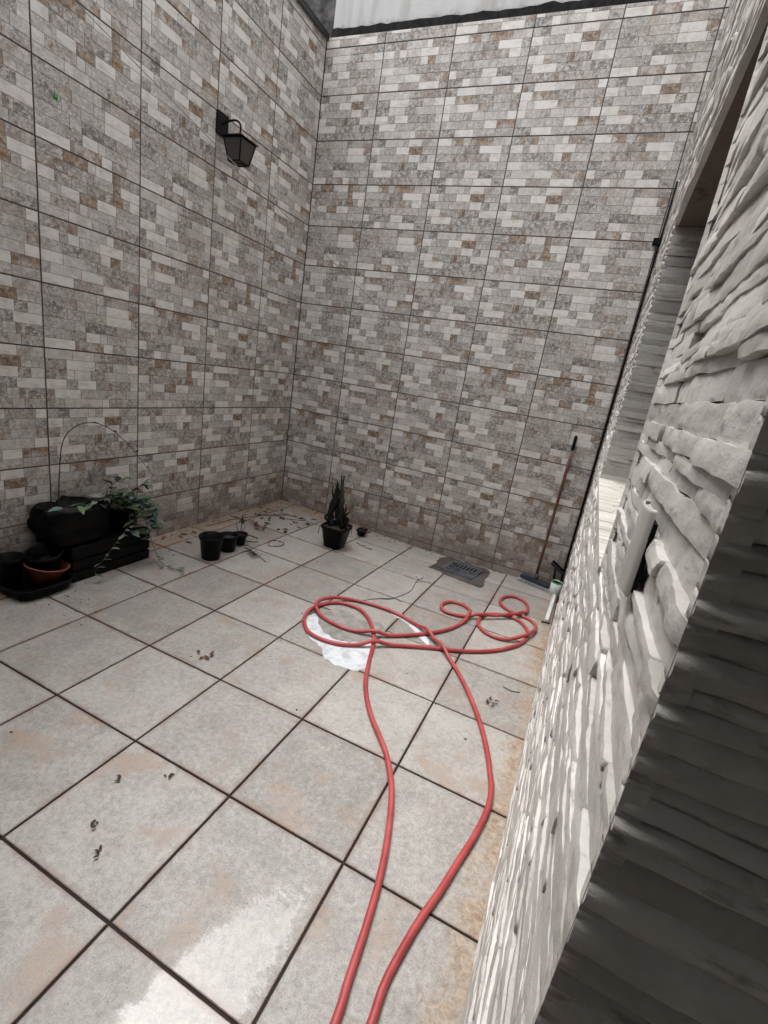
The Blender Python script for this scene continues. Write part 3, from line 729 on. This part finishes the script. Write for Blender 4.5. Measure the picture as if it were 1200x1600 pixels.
# ------------------------------------------------------------------ white bucket, squeegee, white strip, peg by the stone wall
zb_ = sag(2.17, 3.38)
wbk = thing('white_bucket', 'small white plastic tub with green rim in the back right corner', 'tub', (2.190, 3.30, zb_))
wbd = pydata('body', *lathe([(.036, .001), (.040, .004), (.043, .118), (.0405, .118), (.037, .008)], 28, 0, (2.190, 3.30, zb_)), 'whiteplastic', wbk, True)
pydata('rim', *lathe([(.0435, .112), (.0445, .120), (.041, .1225), (.0402, .112)], 28, 0, (2.190, 3.30, zb_)), 'green', wbd, True)
pydata('content', *lathe([(.0372, .070), (.0385, .090), (.002, .092)], 28, 0, (2.190, 3.30, zb_)), 'green', wbk, True)
sq = thing('squeegee', 'dark squeegee head propped against the back wall above the white tub', 'squeegee', (2.14, 3.42, sag(2.14, 3.42)))
sm = Matrix.Translation((2.158, 3.431, .118)) @ Matrix.Rotation(R(32), 4, 'Y')
pydata('head', *xf(box(-.060, .060, -.014, .012, -.010, .016, .004), sm), 'broom', sq)
pydata('blade', *xf(box(-.064, .064, -.004, .004, .0162, .034, .001), sm), 'blackplastic', sq)
pydata('handle', *tube([(2.152, 3.424, .110), (2.162, 3.415, .02), (2.168, 3.405, sag(2.168, 3.405) + .002)], .009, 8), 'blackplastic', sq, True)
ps = []
for k in range(9):
    y = 2.66 + (3.24 - 2.66) * k / 8; ps.append((XR - .022 + .013 * k / 8, y, sag(XR - .028, y) + .0165))
tag(pydata('white_pipe', *tube(ps, .0155, 14), 'whiteplastic', None, True), 'length of white plastic pipe lying along the foot of the stone wall', 'pipe')
pg = pydata('bolt', *tube([(XR + .002, 2.615, sag(2.16, 2.61) + .016), (XR - .030, 2.618, sag(2.16, 2.61) + .013), (XR - .052, 2.622, sag(2.16, 2.61) + .0095)], [.0045, .0045, .0065], 8), 'iron')
tag(pg, 'short black bolt sticking out of the stone wall foot beside the hose', 'bolt')

# ------------------------------------------------------------------ pots
POT = lambda r0, r1, h, rim: [(r0 * .94, .0015), (r0, .006), (r1, h - rim), (r1 + .008, h - rim + .002), (r1 + .009, h - .003), (r1 + .006, h), (r1 - .001, h - .003), (r0 - .004, h * .45), (r0 - .006, h * .40)]
def pot(name, label, x, y, r0, r1, h, rim=.022, sq=0.0, rot=0, soil=None, m='blackplastic', group=None, z=None):
    z = sag(x, y) + .0008 if z is None else z
    t = thing(name, label, 'pot', (x, y, z), group)
    o = pydata('body', *lathe(POT(r0, r1, h, rim), 36, sq, (x, y, z)), m, t, True)
    if soil:
        rr = r0 + (r1 - r0) * soil - .0052; V, F = lathe([(rr - .001, h * soil - .012), (rr, h * soil), (rr * .6, h * soil + .008), (.004, h * soil + .012)], 24, sq, (x, y, z))
        pydata('soil', V, F, 'soil', t, True)
    t.rotation_euler.z = rot
    return t
pot('plant_pot', 'tall empty black plastic pot in front of the two smaller pots', -.085, 1.862, .062, .078, .172)
pot('plant_pot', 'middle black pot tucked just behind the tall empty pot', -.098, 2.052, .052, .064, .125, .018, soil=.78)
p3 = pot('plant_pot', 'smallest black pot of the three by the left wall, holding a thin seedling', -.118, 2.205, .040, .052, .090, .015, soil=.8)
cp = pot('plant_pot', 'square black pot on the floor holding the tall dark succulent', .412, 2.772, .074, .104, .190, .024, .85, soil=.90)
mp = pot('plant_pot', 'tiny black nursery pot by the back wall beside the succulent', .440, 3.235, .032, .042, .060, .012, .6, soil=.8)

# ---------------- plants
def strip(P, W, tw=0.0, fold=.25, thick=.0, side=None):
    """flat tapering blade along P (double-folded), widths W"""
    P = [Vector(p) for p in P]; n = len(P); V = []; F = []
    for i in range(n):
        d = (P[min(i + 1, n - 1)] - P[max(i - 1, 0)]).normalized()
        s_ = Vector(side) if side else Vector((math.cos(tw), math.sin(tw), 0)); s_ = (s_ - d * s_.dot(d)).normalized(); nn = d.cross(s_)
        wv = W[i]; t_ = max(.0012, wv * thick)
        V += [tuple(P[i] - s_ * wv), tuple(P[i] + nn * (wv * fold + t_)), tuple(P[i] + s_ * wv), tuple(P[i] + nn * (wv * fold - t_))]
    for i in range(n - 1):
        k = i * 4
        for q in range(4): F.append((k + q, k + (q + 1) % 4, k + 4 + (q + 1) % 4, k + 4 + q))
    F += [(3, 2, 1, 0), tuple((n - 1) * 4 + q for q in range(4))]
    return V, F
rp = random.Random(12)
cz = sag(.412, 2.772) + .178
suc = thing('succulent', 'tall dark succulent with upright blades and stalks in the square pot', 'plant', (.412, 2.772, cz))
def blade(px, py, h, w, lean, m, name, steps=9, kink=.012):
    P = []; W = []; a = rp.uniform(0, 6.28)
    for i in range(steps + 1):
        t = i / steps; j = kink * math.sin(t * 7 + a)
        P.append((.412 + px + lean[0] * t ** 1.6 + j, 2.772 + py + lean[1] * t ** 1.6 + j * .6, cz - .004 + h * t))
        W.append(1.3 * w * (.55 + .75 * math.sin(min(1, t * 1.15) * math.pi * .8)) * (1 - t ** 5) * (.86 + .14 * math.sin(t * 23 + a)) + .0012)
    pydata(name, *strip(P, W, rp.uniform(-.5, .5), .3, .35), m, suc, True)
blade(-.060, -.010, .400, .020, (.020, .00), 'blade', 'blade'); blade(-.072, .020, .330, .016, (-.012, .0), 'blade', 'blade')
blade(-.035, .015, .350, .012, (.018, .01), 'blade', 'blade'); blade(-.005, .010, .300, .010, (-.022, .0), 'blade', 'blade')
# ringed green stalk
P = []; RR = []
for i in range(31):
    t = i / 30; P.append((.412 + .012 + .002 * math.sin(t * 6) - .012 * t, 2.772 + .010, cz - .004 + .440 * t)); RR.append((.0125 + (.0022 if i % 2 else 0)) * (1 - .55 * t ** 3))
pydata('stalk', *tube(P, RR, 8), 'blade2', suc, True)
blade(.000, .012, .470, .010, (-.010, .0), 'blade2', 'blade')
for k in range(10):
    blade(rp.uniform(.015, .085), rp.uniform(-.05, .05), rp.uniform(.10, .27), rp.uniform(.007, .012), (rp.uniform(-.01, .05), rp.uniform(-.03, .03)), 'blade', 'blade')
for k in range(5):
    blade(rp.uniform(-.07, .06), rp.uniform(-.06, .04), rp.uniform(.06, .13), rp.uniform(.007, .012), (rp.uniform(-.03, .03), rp.uniform(-.03, .03)), 'blade', 'blade')
def sprig(root, pts, r, m='vstem', name='twig'): return pydata(name, *tube(smoothline(pts, .015), r, 5), m, root, True)
B = Vector((.412, 2.772, cz))
for pts in ([(-.05, 0, .27), (-.085, .0, .33), (-.10, 0, .36), (-.093, 0, .40)], [(.012, .01, .36), (.035, .01, .41), (.045, .01, .46)], [(.02, .01, .30), (.06, .01, .36), (.09, .01, .39), (.105, .01, .36)], [(.05, .01, .10), (.11, .01, .15), (.125, .01, .13), (.12, .01, .08)],
            [(.08, 0, .18), (.12, 0, .20), (.16, 0, .195), (.20, 0, .205)], [(.075, .02, .02), (.13, .0, .06), (.15, -.01, -.03)], [(-.06, -.05, .01), (-.12, -.06, -.01), (-.13, -.07, -.08)]):
    sprig(suc, [B + Vector(p) for p in pts], .0022)
def leaf_mesh(name, m, l=1.0, w=.42):
    V = []; F = []; n = 6
    for i in range(n + 1):
        t = i / n; ww = w * .5 * math.sin(math.pi * t ** .8) + .012; zc = -.16 * (t - .5) ** 2 + .04
        V += [(t * l, -ww, zc + ww * .30), (t * l, 0, zc), (t * l, ww, zc + ww * .30)]
    for i in range(n):
        k = i * 3; F += [(k, k + 3, k + 4, k + 1), (k + 1, k + 4, k + 5, k + 2)]
    V2 = [(x, y, z - .012) for x, y, z in V]; k = len(V); F += [tuple(reversed([i + k for i in f])) for f in F]
    me = bpy.data.meshes.new(name); me.from_pydata(V + V2, [], F); me.polygons.foreach_set('use_smooth', [True] * len(me.polygons)); me.materials.append(M[m]); me.update(); return me
LEAF = {k: leaf_mesh('leaf', k) for k in ('leaf1', 'leaf2', 'leaf3', 'litter', 'redleaf', 'blade')}
def leaf(root, p, size, yaw, pitch, kind, roll=0.0, name='leaf'):
    o = bpy.data.objects.new(name, LEAF[kind]); COL.objects.link(o); o.parent = root
    o.location = Vector(p) - (root.location if root else Vector()); o.rotation_euler = (roll, -pitch, yaw); o.scale = (size, size, size); return o
for k in range(7): leaf(suc, B + Vector((.118 + rp.uniform(-.012, .012), rp.uniform(-.01, .01), .195 + rp.uniform(-.02, .03))), rp.uniform(.022, .034), rp.uniform(0, 6.28), rp.uniform(.1, 1.2), 'leaf2')
for k in range(3): leaf(suc, B + Vector((.195, 0, .20)), .035, rp.uniform(-1, 1), rp.uniform(-.2, .8), 'leaf3')
# weed in the tiny pot
mzz = sag(.44, 3.235) + .048
wd = thing('weed', 'small limp weed growing in the tiny pot by the back wall', 'plant', (.44, 3.235, mzz))
for k in range(7):
    a = rp.uniform(0, 6.28); q = Vector((.44 + math.cos(a) * .03, 3.235 + math.sin(a) * .03, mzz + rp.uniform(.01, .06)))
    sprig(wd, [(.44, 3.235, mzz - .002), ((.44 + q.x) / 2, (3.235 + q.y) / 2, q.z + .008), q], .0016, 'blade', 'stem'); leaf(wd, q, rp.uniform(.022, .036), a, rp.uniform(-.6, .4), 'leaf2' if k % 2 else 'blade')
# seedling in the smallest pot
szz = sag(-.118, 2.205) + .075
sdl = thing('seedling', 'thin bare-stemmed seedling with a dark leaf tuft in the smallest pot', 'plant', (-.118, 2.205, szz))
sprig(sdl, [(-.118, 2.205, szz - .003), (-.112, 2.207, szz + .07), (-.108, 2.205, szz + .15)], .0034, 'vstem', 'stem')
for k in range(15):
    a = rp.uniform(0, 6.28); leaf(sdl, (-.109, 2.205, szz + rp.uniform(.09, .165)), rp.uniform(.028, .050), a, rp.uniform(-.7, .9), 'blade' if k % 3 else 'litter')
for dx, dy in ((-.03, .0), (-.04, .01), (.02, .02), (.03, -.01), (-.015, -.02)):
    sprig(sdl, [(-.118 + dx * .5, 2.205 + dy, szz - .003), (-.118 + dx, 2.205 + dy, szz + .06), (-.118 + dx * 1.5, 2.205 + dy * 2, szz + rp.uniform(.07, .11))], .0014, 'twig', 'stem')

# ------------------------------------------------------------------ left cluster: crate, sack, tub, tray, bowl, pots, vine
crate = thing('planter_crate', 'long low black crate on the floor against the left wall, under the vine', 'crate', (-.49, 1.32, 0))
cx0, cx1, cy0, cy1, chh = -.620, -.362, 1.062, 1.585, .215
for nm, bx_ in (('base', (cx0, cx1, cy0, cy1, .0015, .014)),):
    pydata(nm, *box(*bx_, .002), 'blackplastic', crate)
for z0, z1 in ((.0145, .062), (.074, .128), (.142, chh)):
    for a in ((cx1 - .014, cx1, cy0, cy1), (cx0, cx0 + .014, cy0, cy1), (cx0 + .0145, cx1 - .0145, cy0, cy0 + .014), (cx0 + .0145, cx1 - .0145, cy1 - .014, cy1)):
        pydata('slat', *box(*a, z0, z1, .003), 'sack', crate)
for x in (cx0 + .022, cx1 - .022):
    for y in (cy0 + .022, cy1 - .022): pydata('post', *box(x - .0075, x + .0075, y - .0075, y + .0075, .0145, chh - .004, .002), 'blackplastic', crate)
pydata('filling', *box(cx0 + .0146, cx1 - .0146, cy0 + .0146, cy1 - .0146, .0145, chh - .006), 'sack', crate)
def sackmesh(cx, cy, z0, rx, ry, h, seed, seg=40, rings=16):
    V = []; F = []
    for i in range(rings + 1):
        t = i / rings
        if t < .75: q = t / .75; f = .86 + .16 * math.sin(q * math.pi * .75); z = z0 + h * q
        else: q = (t - .75) / .25; f = (.86 + .16 * math.sin(math.pi * .75)) * (1 - .98 * q); z = z0 + h - .055 * math.sin(q * math.pi * .5) * 1.0
        for k in range(seg):
            a = 2 * math.pi * k / seg; cs, sn = math.cos(a), math.sin(a); e = (abs(cs) ** 4 + abs(sn) ** 4) ** -.25
            n_ = 1 + .22 * mnoise.noise((cs * 2.2, sn * 2.2, t * 3 + seed)) + 0.09 * mnoise.noise((cs * 6, sn * 6, t * 7 + seed))
            V.append((cx + rx * f * e * cs * n_, cy + ry * f * e * sn * n_, z + (.020 * mnoise.noise((cs * 3, sn * 3, seed + 9)) + .012 * mnoise.noise((cs * 9, sn * 9, seed + 3)) if t > .4 else 0)))
    for i in range(rings):
        for k in range(seg): F.append((i * seg + k, i * seg + (k + 1) % seg, (i + 1) * seg + (k + 1) % seg, (i + 1) * seg + k))
    F.append(tuple(range(seg))[::-1]); F.append(tuple(rings * seg + k for k in range(seg)))
    return V, F
bagy = 1.160
bag = thing('grow_bag', 'big slumped black grow bag of soil sitting on the crate', 'grow bag', (-.495, bagy, chh))
pydata('sheet', *sackmesh(-.495, bagy, chh + .001, .122, .180, .215, 4), 'sack', bag, True)
pydata('soil', *lathe([(.085, .158), (.078, .172), (.03, .182), (.003, .185)], 22, .3, (-.490, bagy, chh)), 'soil', bag, True)
tub = thing('round_tub', 'round black tub tilted on the crate behind the vine leaves', 'tub', (-.500, 1.455, chh))
tmx = Matrix.Translation((-.500, 1.462, chh + .010)) @ Matrix.Rotation(R(9), 4, 'Y')
pydata('body', *xf(lathe([(.085, .0), (.092, .004), (.112, .155), (.119, .158), (.119, .168), (.110, .170), (.106, .158), (.088, .03)], 36), tmx), 'blackplastic', tub, True)
pydata('soil', *xf(lathe([(.098, .098), (.099, .112), (.004, .122)], 28), tmx), 'soil', tub, True)
tray = tag(pydata('seed_tray', *lathe([(.128, .001), (.137, .006), (.150, .058), (.157, .060), (.157, .066), (.149, .066), (.134, .012), (.12, .010)], 40, .8, (-.452, .905, 0)), 'blackplastic', None, True), 'shallow black tray on the floor holding the red bowl', 'tray')
bowl = tag(pydata('plant_bowl', *xf(lathe([(.052, .0), (.060, .003), (.104, .105), (.112, .108), (.112, .115), (.106, .116), (.100, .105), (.056, .012)], 36), Matrix.Translation((-.442, .945, .026)) @ Matrix.Rotation(R(-9), 4, 'X') @ Matrix.Rotation(R(6), 4, 'Y')), 'terracotta', None, True), 'red-brown plastic bowl in the black tray', 'bowl')
t1 = thing('plant_pot', 'round black pot resting inside the red-brown bowl', 'pot', (-.455, .985, .12))
pydata('body', *xf(lathe(POT(.062, .084, .125, .02), 36), Matrix.Translation((-.458, .985, .085)) @ Matrix.Rotation(R(12), 4, 'X') @ Matrix.Rotation(R(6), 4, 'Y')), 'blackplastic', t1, True)
t2 = thing('plant_pot', 'dark pot at the far left in the tray behind the red-brown bowl', 'pot', (-.52, .82, .012))
pydata('body', *lathe(POT(.045, .060, .185, .02), 32, 0, (-.515, .825, .012)), 'blackplastic', t2, True)
# vine
vine = thing('vine_plant', 'straggly vine with one long arched stem and trailing green leaves on the crate', 'vine', (-.49, 1.25, .42))
stems = {
 'arch': [(-.500, 1.085, .440), (-.508, 1.098, .60), (-.512, 1.125, .79), (-.512, 1.19, .875), (-.508, 1.288, .902), (-.505, 1.39, .872), (-.505, 1.50, .79), (-.510, 1.61, .675), (-.515, 1.74, .515)],
 'trail1': [(-.48, 1.36, .41), (-.40, 1.44, .40), (-.330, 1.40, .30), (-.300, 1.27, .19), (-.290, 1.16, .09), (-.280, 1.135, .055)],
 'trail2': [(-.48, 1.38, .42), (-.40, 1.47, .42), (-.325, 1.50, .33), (-.290, 1.52, .21), (-.265, 1.535, .12), (-.215, 1.545, .03), (-.155, 1.545, .014), (-.09, 1.56, .010), (-.02, 1.56, .014)],
 'up1': [(-.49, 1.34, .41), (-.49, 1.40, .50), (-.475, 1.45, .54), (-.465, 1.52, .55)],
 'up2': [(-.49, 1.42, .40), (-.44, 1.53, .47), (-.42, 1.58, .50), (-.40, 1.62, .50)],
 'side1': [(-.48, 1.26, .425), (-.44, 1.33, .46), (-.40, 1.40, .455), (-.37, 1.45, .42)],
 'side2': [(-.48, 1.42, .40), (-.38, 1.56, .36), (-.35, 1.60, .30), (-.345, 1.57, .24)],
 'fr1': [(-.46, 1.44, .40), (-.36, 1.50, .44), (-.32, 1.47, .38), (-.315, 1.42, .30), (-.325, 1.40, .24)],
 'fr2': [(-.46, 1.46, .40), (-.35, 1.57, .42), (-.305, 1.58, .34), (-.30, 1.55, .25), (-.31, 1.50, .17)],
 'fr3': [(-.47, 1.40, .40), (-.38, 1.42, .48), (-.33, 1.45, .46), (-.31, 1.50, .41)],
 'tw1': [(-.45, 1.05, .430), (-.40, 1.10, .455), (-.39, 1.18, .450), (-.41, 1.25, .435)]}
rv = random.Random(31)
for k, pts in stems.items():
    lp = smoothline(pts, .012); n = len(lp)
    pydata('stem', *tube(lp, [(.0036 if k == 'arch' else .0028) * (1 - .6 * i / n) for i in range(n)], 6), 'vstem' if k in ('arch', 'tw1') else 'twig', vine, True)
    cnt = {'arch': 16, 'trail1': 18, 'trail2': 24, 'up1': 16, 'up2': 18, 'side1': 20, 'side2': 22, 'fr1': 20, 'fr2': 22, 'fr3': 14, 'tw1': 6}[k]
    for q in range(cnt):
        p = lp[min(n - 1, int(n * (q + .7) / cnt))]
        if k == 'arch': kind, s_ = 'litter', rv.uniform(.018, .032)
        elif k.startswith('trail'): kind, s_ = rv.choice(('leaf3', 'leaf3', 'leaf2', 'leaf1')), rv.uniform(.034, .054)
        else: kind, s_ = rv.choice(('leaf1', 'leaf1', 'leaf2', 'leaf2', 'leaf3')), rv.uniform(.056, .092)
        yaw = rv.uniform(-1.9, 1.9) - .3; pit = rv.uniform(-.5, .6)
        if p.z < .05: pit = rv.uniform(.0, .3)
        leaf(vine, p + Vector((0, 0, .002)), s_, yaw, pit, kind, rv.uniform(-.6, .6))

# ------------------------------------------------------------------ litter on the floor
rl = random.Random(77)
def litter(x, y, s, kind='litter', name='dry_leaf', label='small dark dry leaf lying on the floor along the tiled walls', group='dry leaves along the tiled walls', z=0.0):
    o = bpy.data.objects.new(name, LEAF[kind]); COL.objects.link(o)
    o.location = (x, y, sag(x, y) + .0024 + z); o.rotation_euler = (rl.uniform(-.25, .25), rl.uniform(-.10, .10), rl.uniform(0, 6.28)); o.scale = (s, s * rl.uniform(.6, 1.2), s * .7)
    return tag(o, label, 'leaf', group)
for k in range(26):                                        # along the left wall and in the corner
    y = rl.uniform(1.75, 3.40); litter(XL + .03 + abs(rl.gauss(0, .12)), y, rl.uniform(.025, .060), label='dark dry leaf on the floor strip along the left wall', group='dry leaves along the left wall')
for k in range(26): litter(rl.uniform(-.5, .0), rl.gauss(2.98, .16), rl.uniform(.030, .080), label='dark dry leaf in the litter near the back left corner', group='dry leaves in the back left corner')
for k in range(20): litter(rl.uniform(-.2, 1.15), YB - .03 - abs(rl.gauss(0, .07)), rl.uniform(.022, .045), label='tiny dry leaf at the foot of the back tiled wall', group='dry leaves along the back wall')
V, F = [], []                                              # fine crumbs of soil nobody could count
for k in range(520):
    u = rl.random()
    if u < .40: x, y = XL + .015 + abs(rl.gauss(0, .10)), rl.uniform(.9, 3.44)
    elif u < .65: x, y = rl.uniform(-.5, 1.2), YB - .012 - abs(rl.gauss(0, .07))
    elif u < .80: x, y = rl.gauss(-.32, .18), rl.gauss(.90, .10)
    elif u < .9: x, y = rl.uniform(1.15, 2.15), YB - .012 - abs(rl.gauss(0, .02))
    else: x, y = rl.uniform(-.4, 2.1), rl.uniform(.2, 3.2)
    if not (XL + .008 < x < XR - .03 and y < YB - .008): continue
    s = rl.uniform(.002, .0065); z = sag(x, y) + .0006; k0 = len(V); a = rl.uniform(0, 6.28)
    for j in range(4): V.append((x + math.cos(a + j * 1.57) * s * rl.uniform(.6, 1.5), y + math.sin(a + j * 1.57) * s * rl.uniform(.6, 1.5), z))
    V.append((x, y, z + s * rl.uniform(.4, .9))); F += [(k0 + j, k0 + (j + 1) % 4, k0 + 4) for j in range(4)] + [(k0 + 3, k0 + 2, k0 + 1, k0)]
cr = pydata('soil_crumbs', V, F, 'litter'); tag(cr, 'scattered crumbs of soil and leaf bits over the floor', 'litter'); cr['kind'] = 'stuff'
def clump(name, x, y, s, n, kind, label, flat=.35, el=1.6):
    t = thing(name, label, 'leaf', (x, y, sag(x, y) + .001))
    for k in range(n):
        o = leaf(t, (x + rl.gauss(0, s * .35 * el), y + rl.gauss(0, s * .3), sag(x, y) + .003 + rl.random() * s * flat), s * rl.uniform(.5, 1.0), rl.uniform(0, 6.28), rl.uniform(-.15, .35), kind, rl.uniform(-.5, .5))
    return t
clump('crumpled_leaf', -.262, 2.60, .075, 9, 'redleaf', 'red-brown crumpled leaf on the stained tile behind the pots')
clump('crumpled_leaf', .725, .974, .040, 4, 'redleaf', 'shrivelled brown leaf alone in the middle of a floor tile', .2)
clump('crumpled_leaf', 2.018, 1.501, .034, 7, 'litter', 'dark soggy leaf scrap on the floor near the stone wall', .3, 1.0)
for x, y, lb in ((.985, .295, 'dark star-shaped leaf scrap on the near floor tile, uppermost of three'), (1.07, .150, 'small dark leaf scrap on the near floor tile, middle of three'), (1.162, .106, 'tiny dark leaf scrap on the near floor tile, lowest of three'), (1.11, .40, 'grey leaf scrap close to the far edge of the near floor tile')):
    clump('leaf_scrap', x, y, .022, 5, 'litter', lb, .25, 1.0)
# fallen sprig with four leaves
spg = thing('fallen_sprig', 'fallen sprig with dark paired leaflets on the floor beside the black pots', 'sprig', (.12, 2.11, sag(.12, 2.11)))
sprig(spg, [(.02, 2.165, .004), (.10, 2.125, .012), (.17, 2.10, .006), (.235, 2.075, .002)], .0026, 'twig', 'stem')
for q, (x, y) in enumerate(((.03, 2.155), (.075, 2.135), (.105, 2.12), (.14, 2.11))):
    leaf(spg, (x, y, .010), .060, 4.0 + .1 * q, .25, 'blade'); leaf(spg, (x, y, .010), .034, 1.0, .2, 'leaf3')
# twig ring
rg = []
for k in range(27):
    a = 2 * math.pi * k / 25; rr = .060 + .006 * math.sin(3 * a); x, y = .065 + rr * math.cos(a) * .95, 2.425 + rr * math.sin(a) * 1.15; rg.append((x, y, sag(x, y) + .0042 + .002 * math.sin(5 * a)))
tag(pydata('twig_ring', *tube(rg, [.0028 + .001 * math.sin(i * 2.1) for i in range(27)], 6), 'twig'), 'thin twig curled into a ring on the floor left of the succulent', 'twig')
rg = []
for k in range(24):
    a = 1.0 + 2 * math.pi * k / 27; x, y = -.135 + .085 * math.cos(a), 2.345 + .06 * math.sin(a); rg.append((x, y, sag(x, y) + .0044 + .004 * abs(math.sin(2 * a))))
tag(pydata('twig_ring', *tube(rg, .0034, 6), 'litter'), 'looped dry stalk on the floor just behind the smallest pot', 'twig')
def dry_twig(pts, label, branches=()):
    t = thing('dry_twig', label, 'twig', (pts[0][0], pts[0][1], sag(*pts[0])))
    f = lambda P: [(x, y, sag(x, y) + .0032) for x, y in P]
    sprig(t, f(pts), .0024, 'twig', 'stem')
    for b_ in branches: sprig(t, f(b_), .0016, 'twig', 'stem')
dry_twig([(1.02, 1.98), (1.12, 2.13), (1.20, 2.22), (1.25, 2.42), (1.22, 2.62), (1.235, 2.74)], 'long branching dry twig on the floor between hose loop and drain', ([(1.22, 2.60), (1.28, 2.68), (1.33, 2.69)], [(1.225, 2.66), (1.18, 2.73)], [(1.20, 2.22), (1.27, 2.20)], [(1.12, 2.13), (1.19, 2.18), (1.21, 2.25)]))
dry_twig([(2.055, 1.665), (2.10, 1.655), (2.14, 1.672)], 'short pale twig on the floor by the stone wall')
dry_twig([(.50, 3.02), (.60, 2.98), (.68, 2.97)], 'dry leaf stalk on the floor right of the succulent pot', ([(.56, 2.99), (.60, 3.04)], [(.62, 2.975), (.67, 3.0)]))
dry_twig([(1.62, 2.515), (1.70, 2.44)], 'short dark twig touching the small hose curl')
dry_twig([(-.55, 2.30), (-.52, 2.62), (-.42, 2.92), (-.30, 3.12)], 'long dry stalk along the foot of the left wall', ([(-.52, 2.62), (-.46, 2.70)], [(-.42, 2.92), (-.35, 2.93)], [(-.45, 2.82), (-.50, 2.95)]))
dry_twig([(-.50, 2.86), (-.36, 2.98), (-.20, 3.02), (-.10, 3.10)], 'tangled dry stalk on the floor in the back left corner', ([(-.36, 2.98), (-.30, 3.08), (-.22, 3.14)], [(-.20, 3.02), (-.12, 2.96)]))

# ------------------------------------------------------------------ clothes line, hook, plug
A = Vector((-.600, .55, 3.05)); B2 = Vector((.508, YB + .001, 1.772)); ln = []
for k in range(41):
    t = k / 40; p = A.lerp(B2, t); p.z -= .10 * t * (1 - t); ln.append(p)
ln = [Vector((XL + .0005, .47, 3.08))] + ln
tag(pydata('clothes_line', *tube(ln, .0021, 6), 'cable', None, True), 'thin clothes line stretched from the left wall to the back wall', 'line')
hk = thing('wall_hook', 'small steel screw knob low on the back tiled wall', 'hook', (.891, YB, .61))
pydata('stem', *tube([(.891, YB + .0005, .61), (.891, YB - .022, .61)], .005, 8), 'iron', hk)
pydata('knob', *xf(lathe([(.004, 0), (.010, .003), (.0115, .008), (.008, .013), (.002, .0145)], 16), Matrix.Translation((.891, YB - .020, .61)) @ Matrix.Rotation(R(90), 4, 'X')), 'steel', hk, True)
tag(pydata('wall_plug', *xf(lathe([(.010, 0), (.012, .004), (.010, .010), (.003, .012)], 12), Matrix.Translation((XL + .0006, 1.228, 2.466)) @ Matrix.Rotation(R(90), 4, 'Y')), 'green'), 'tiny bright green plug in the upper left of the left wall', 'plug')
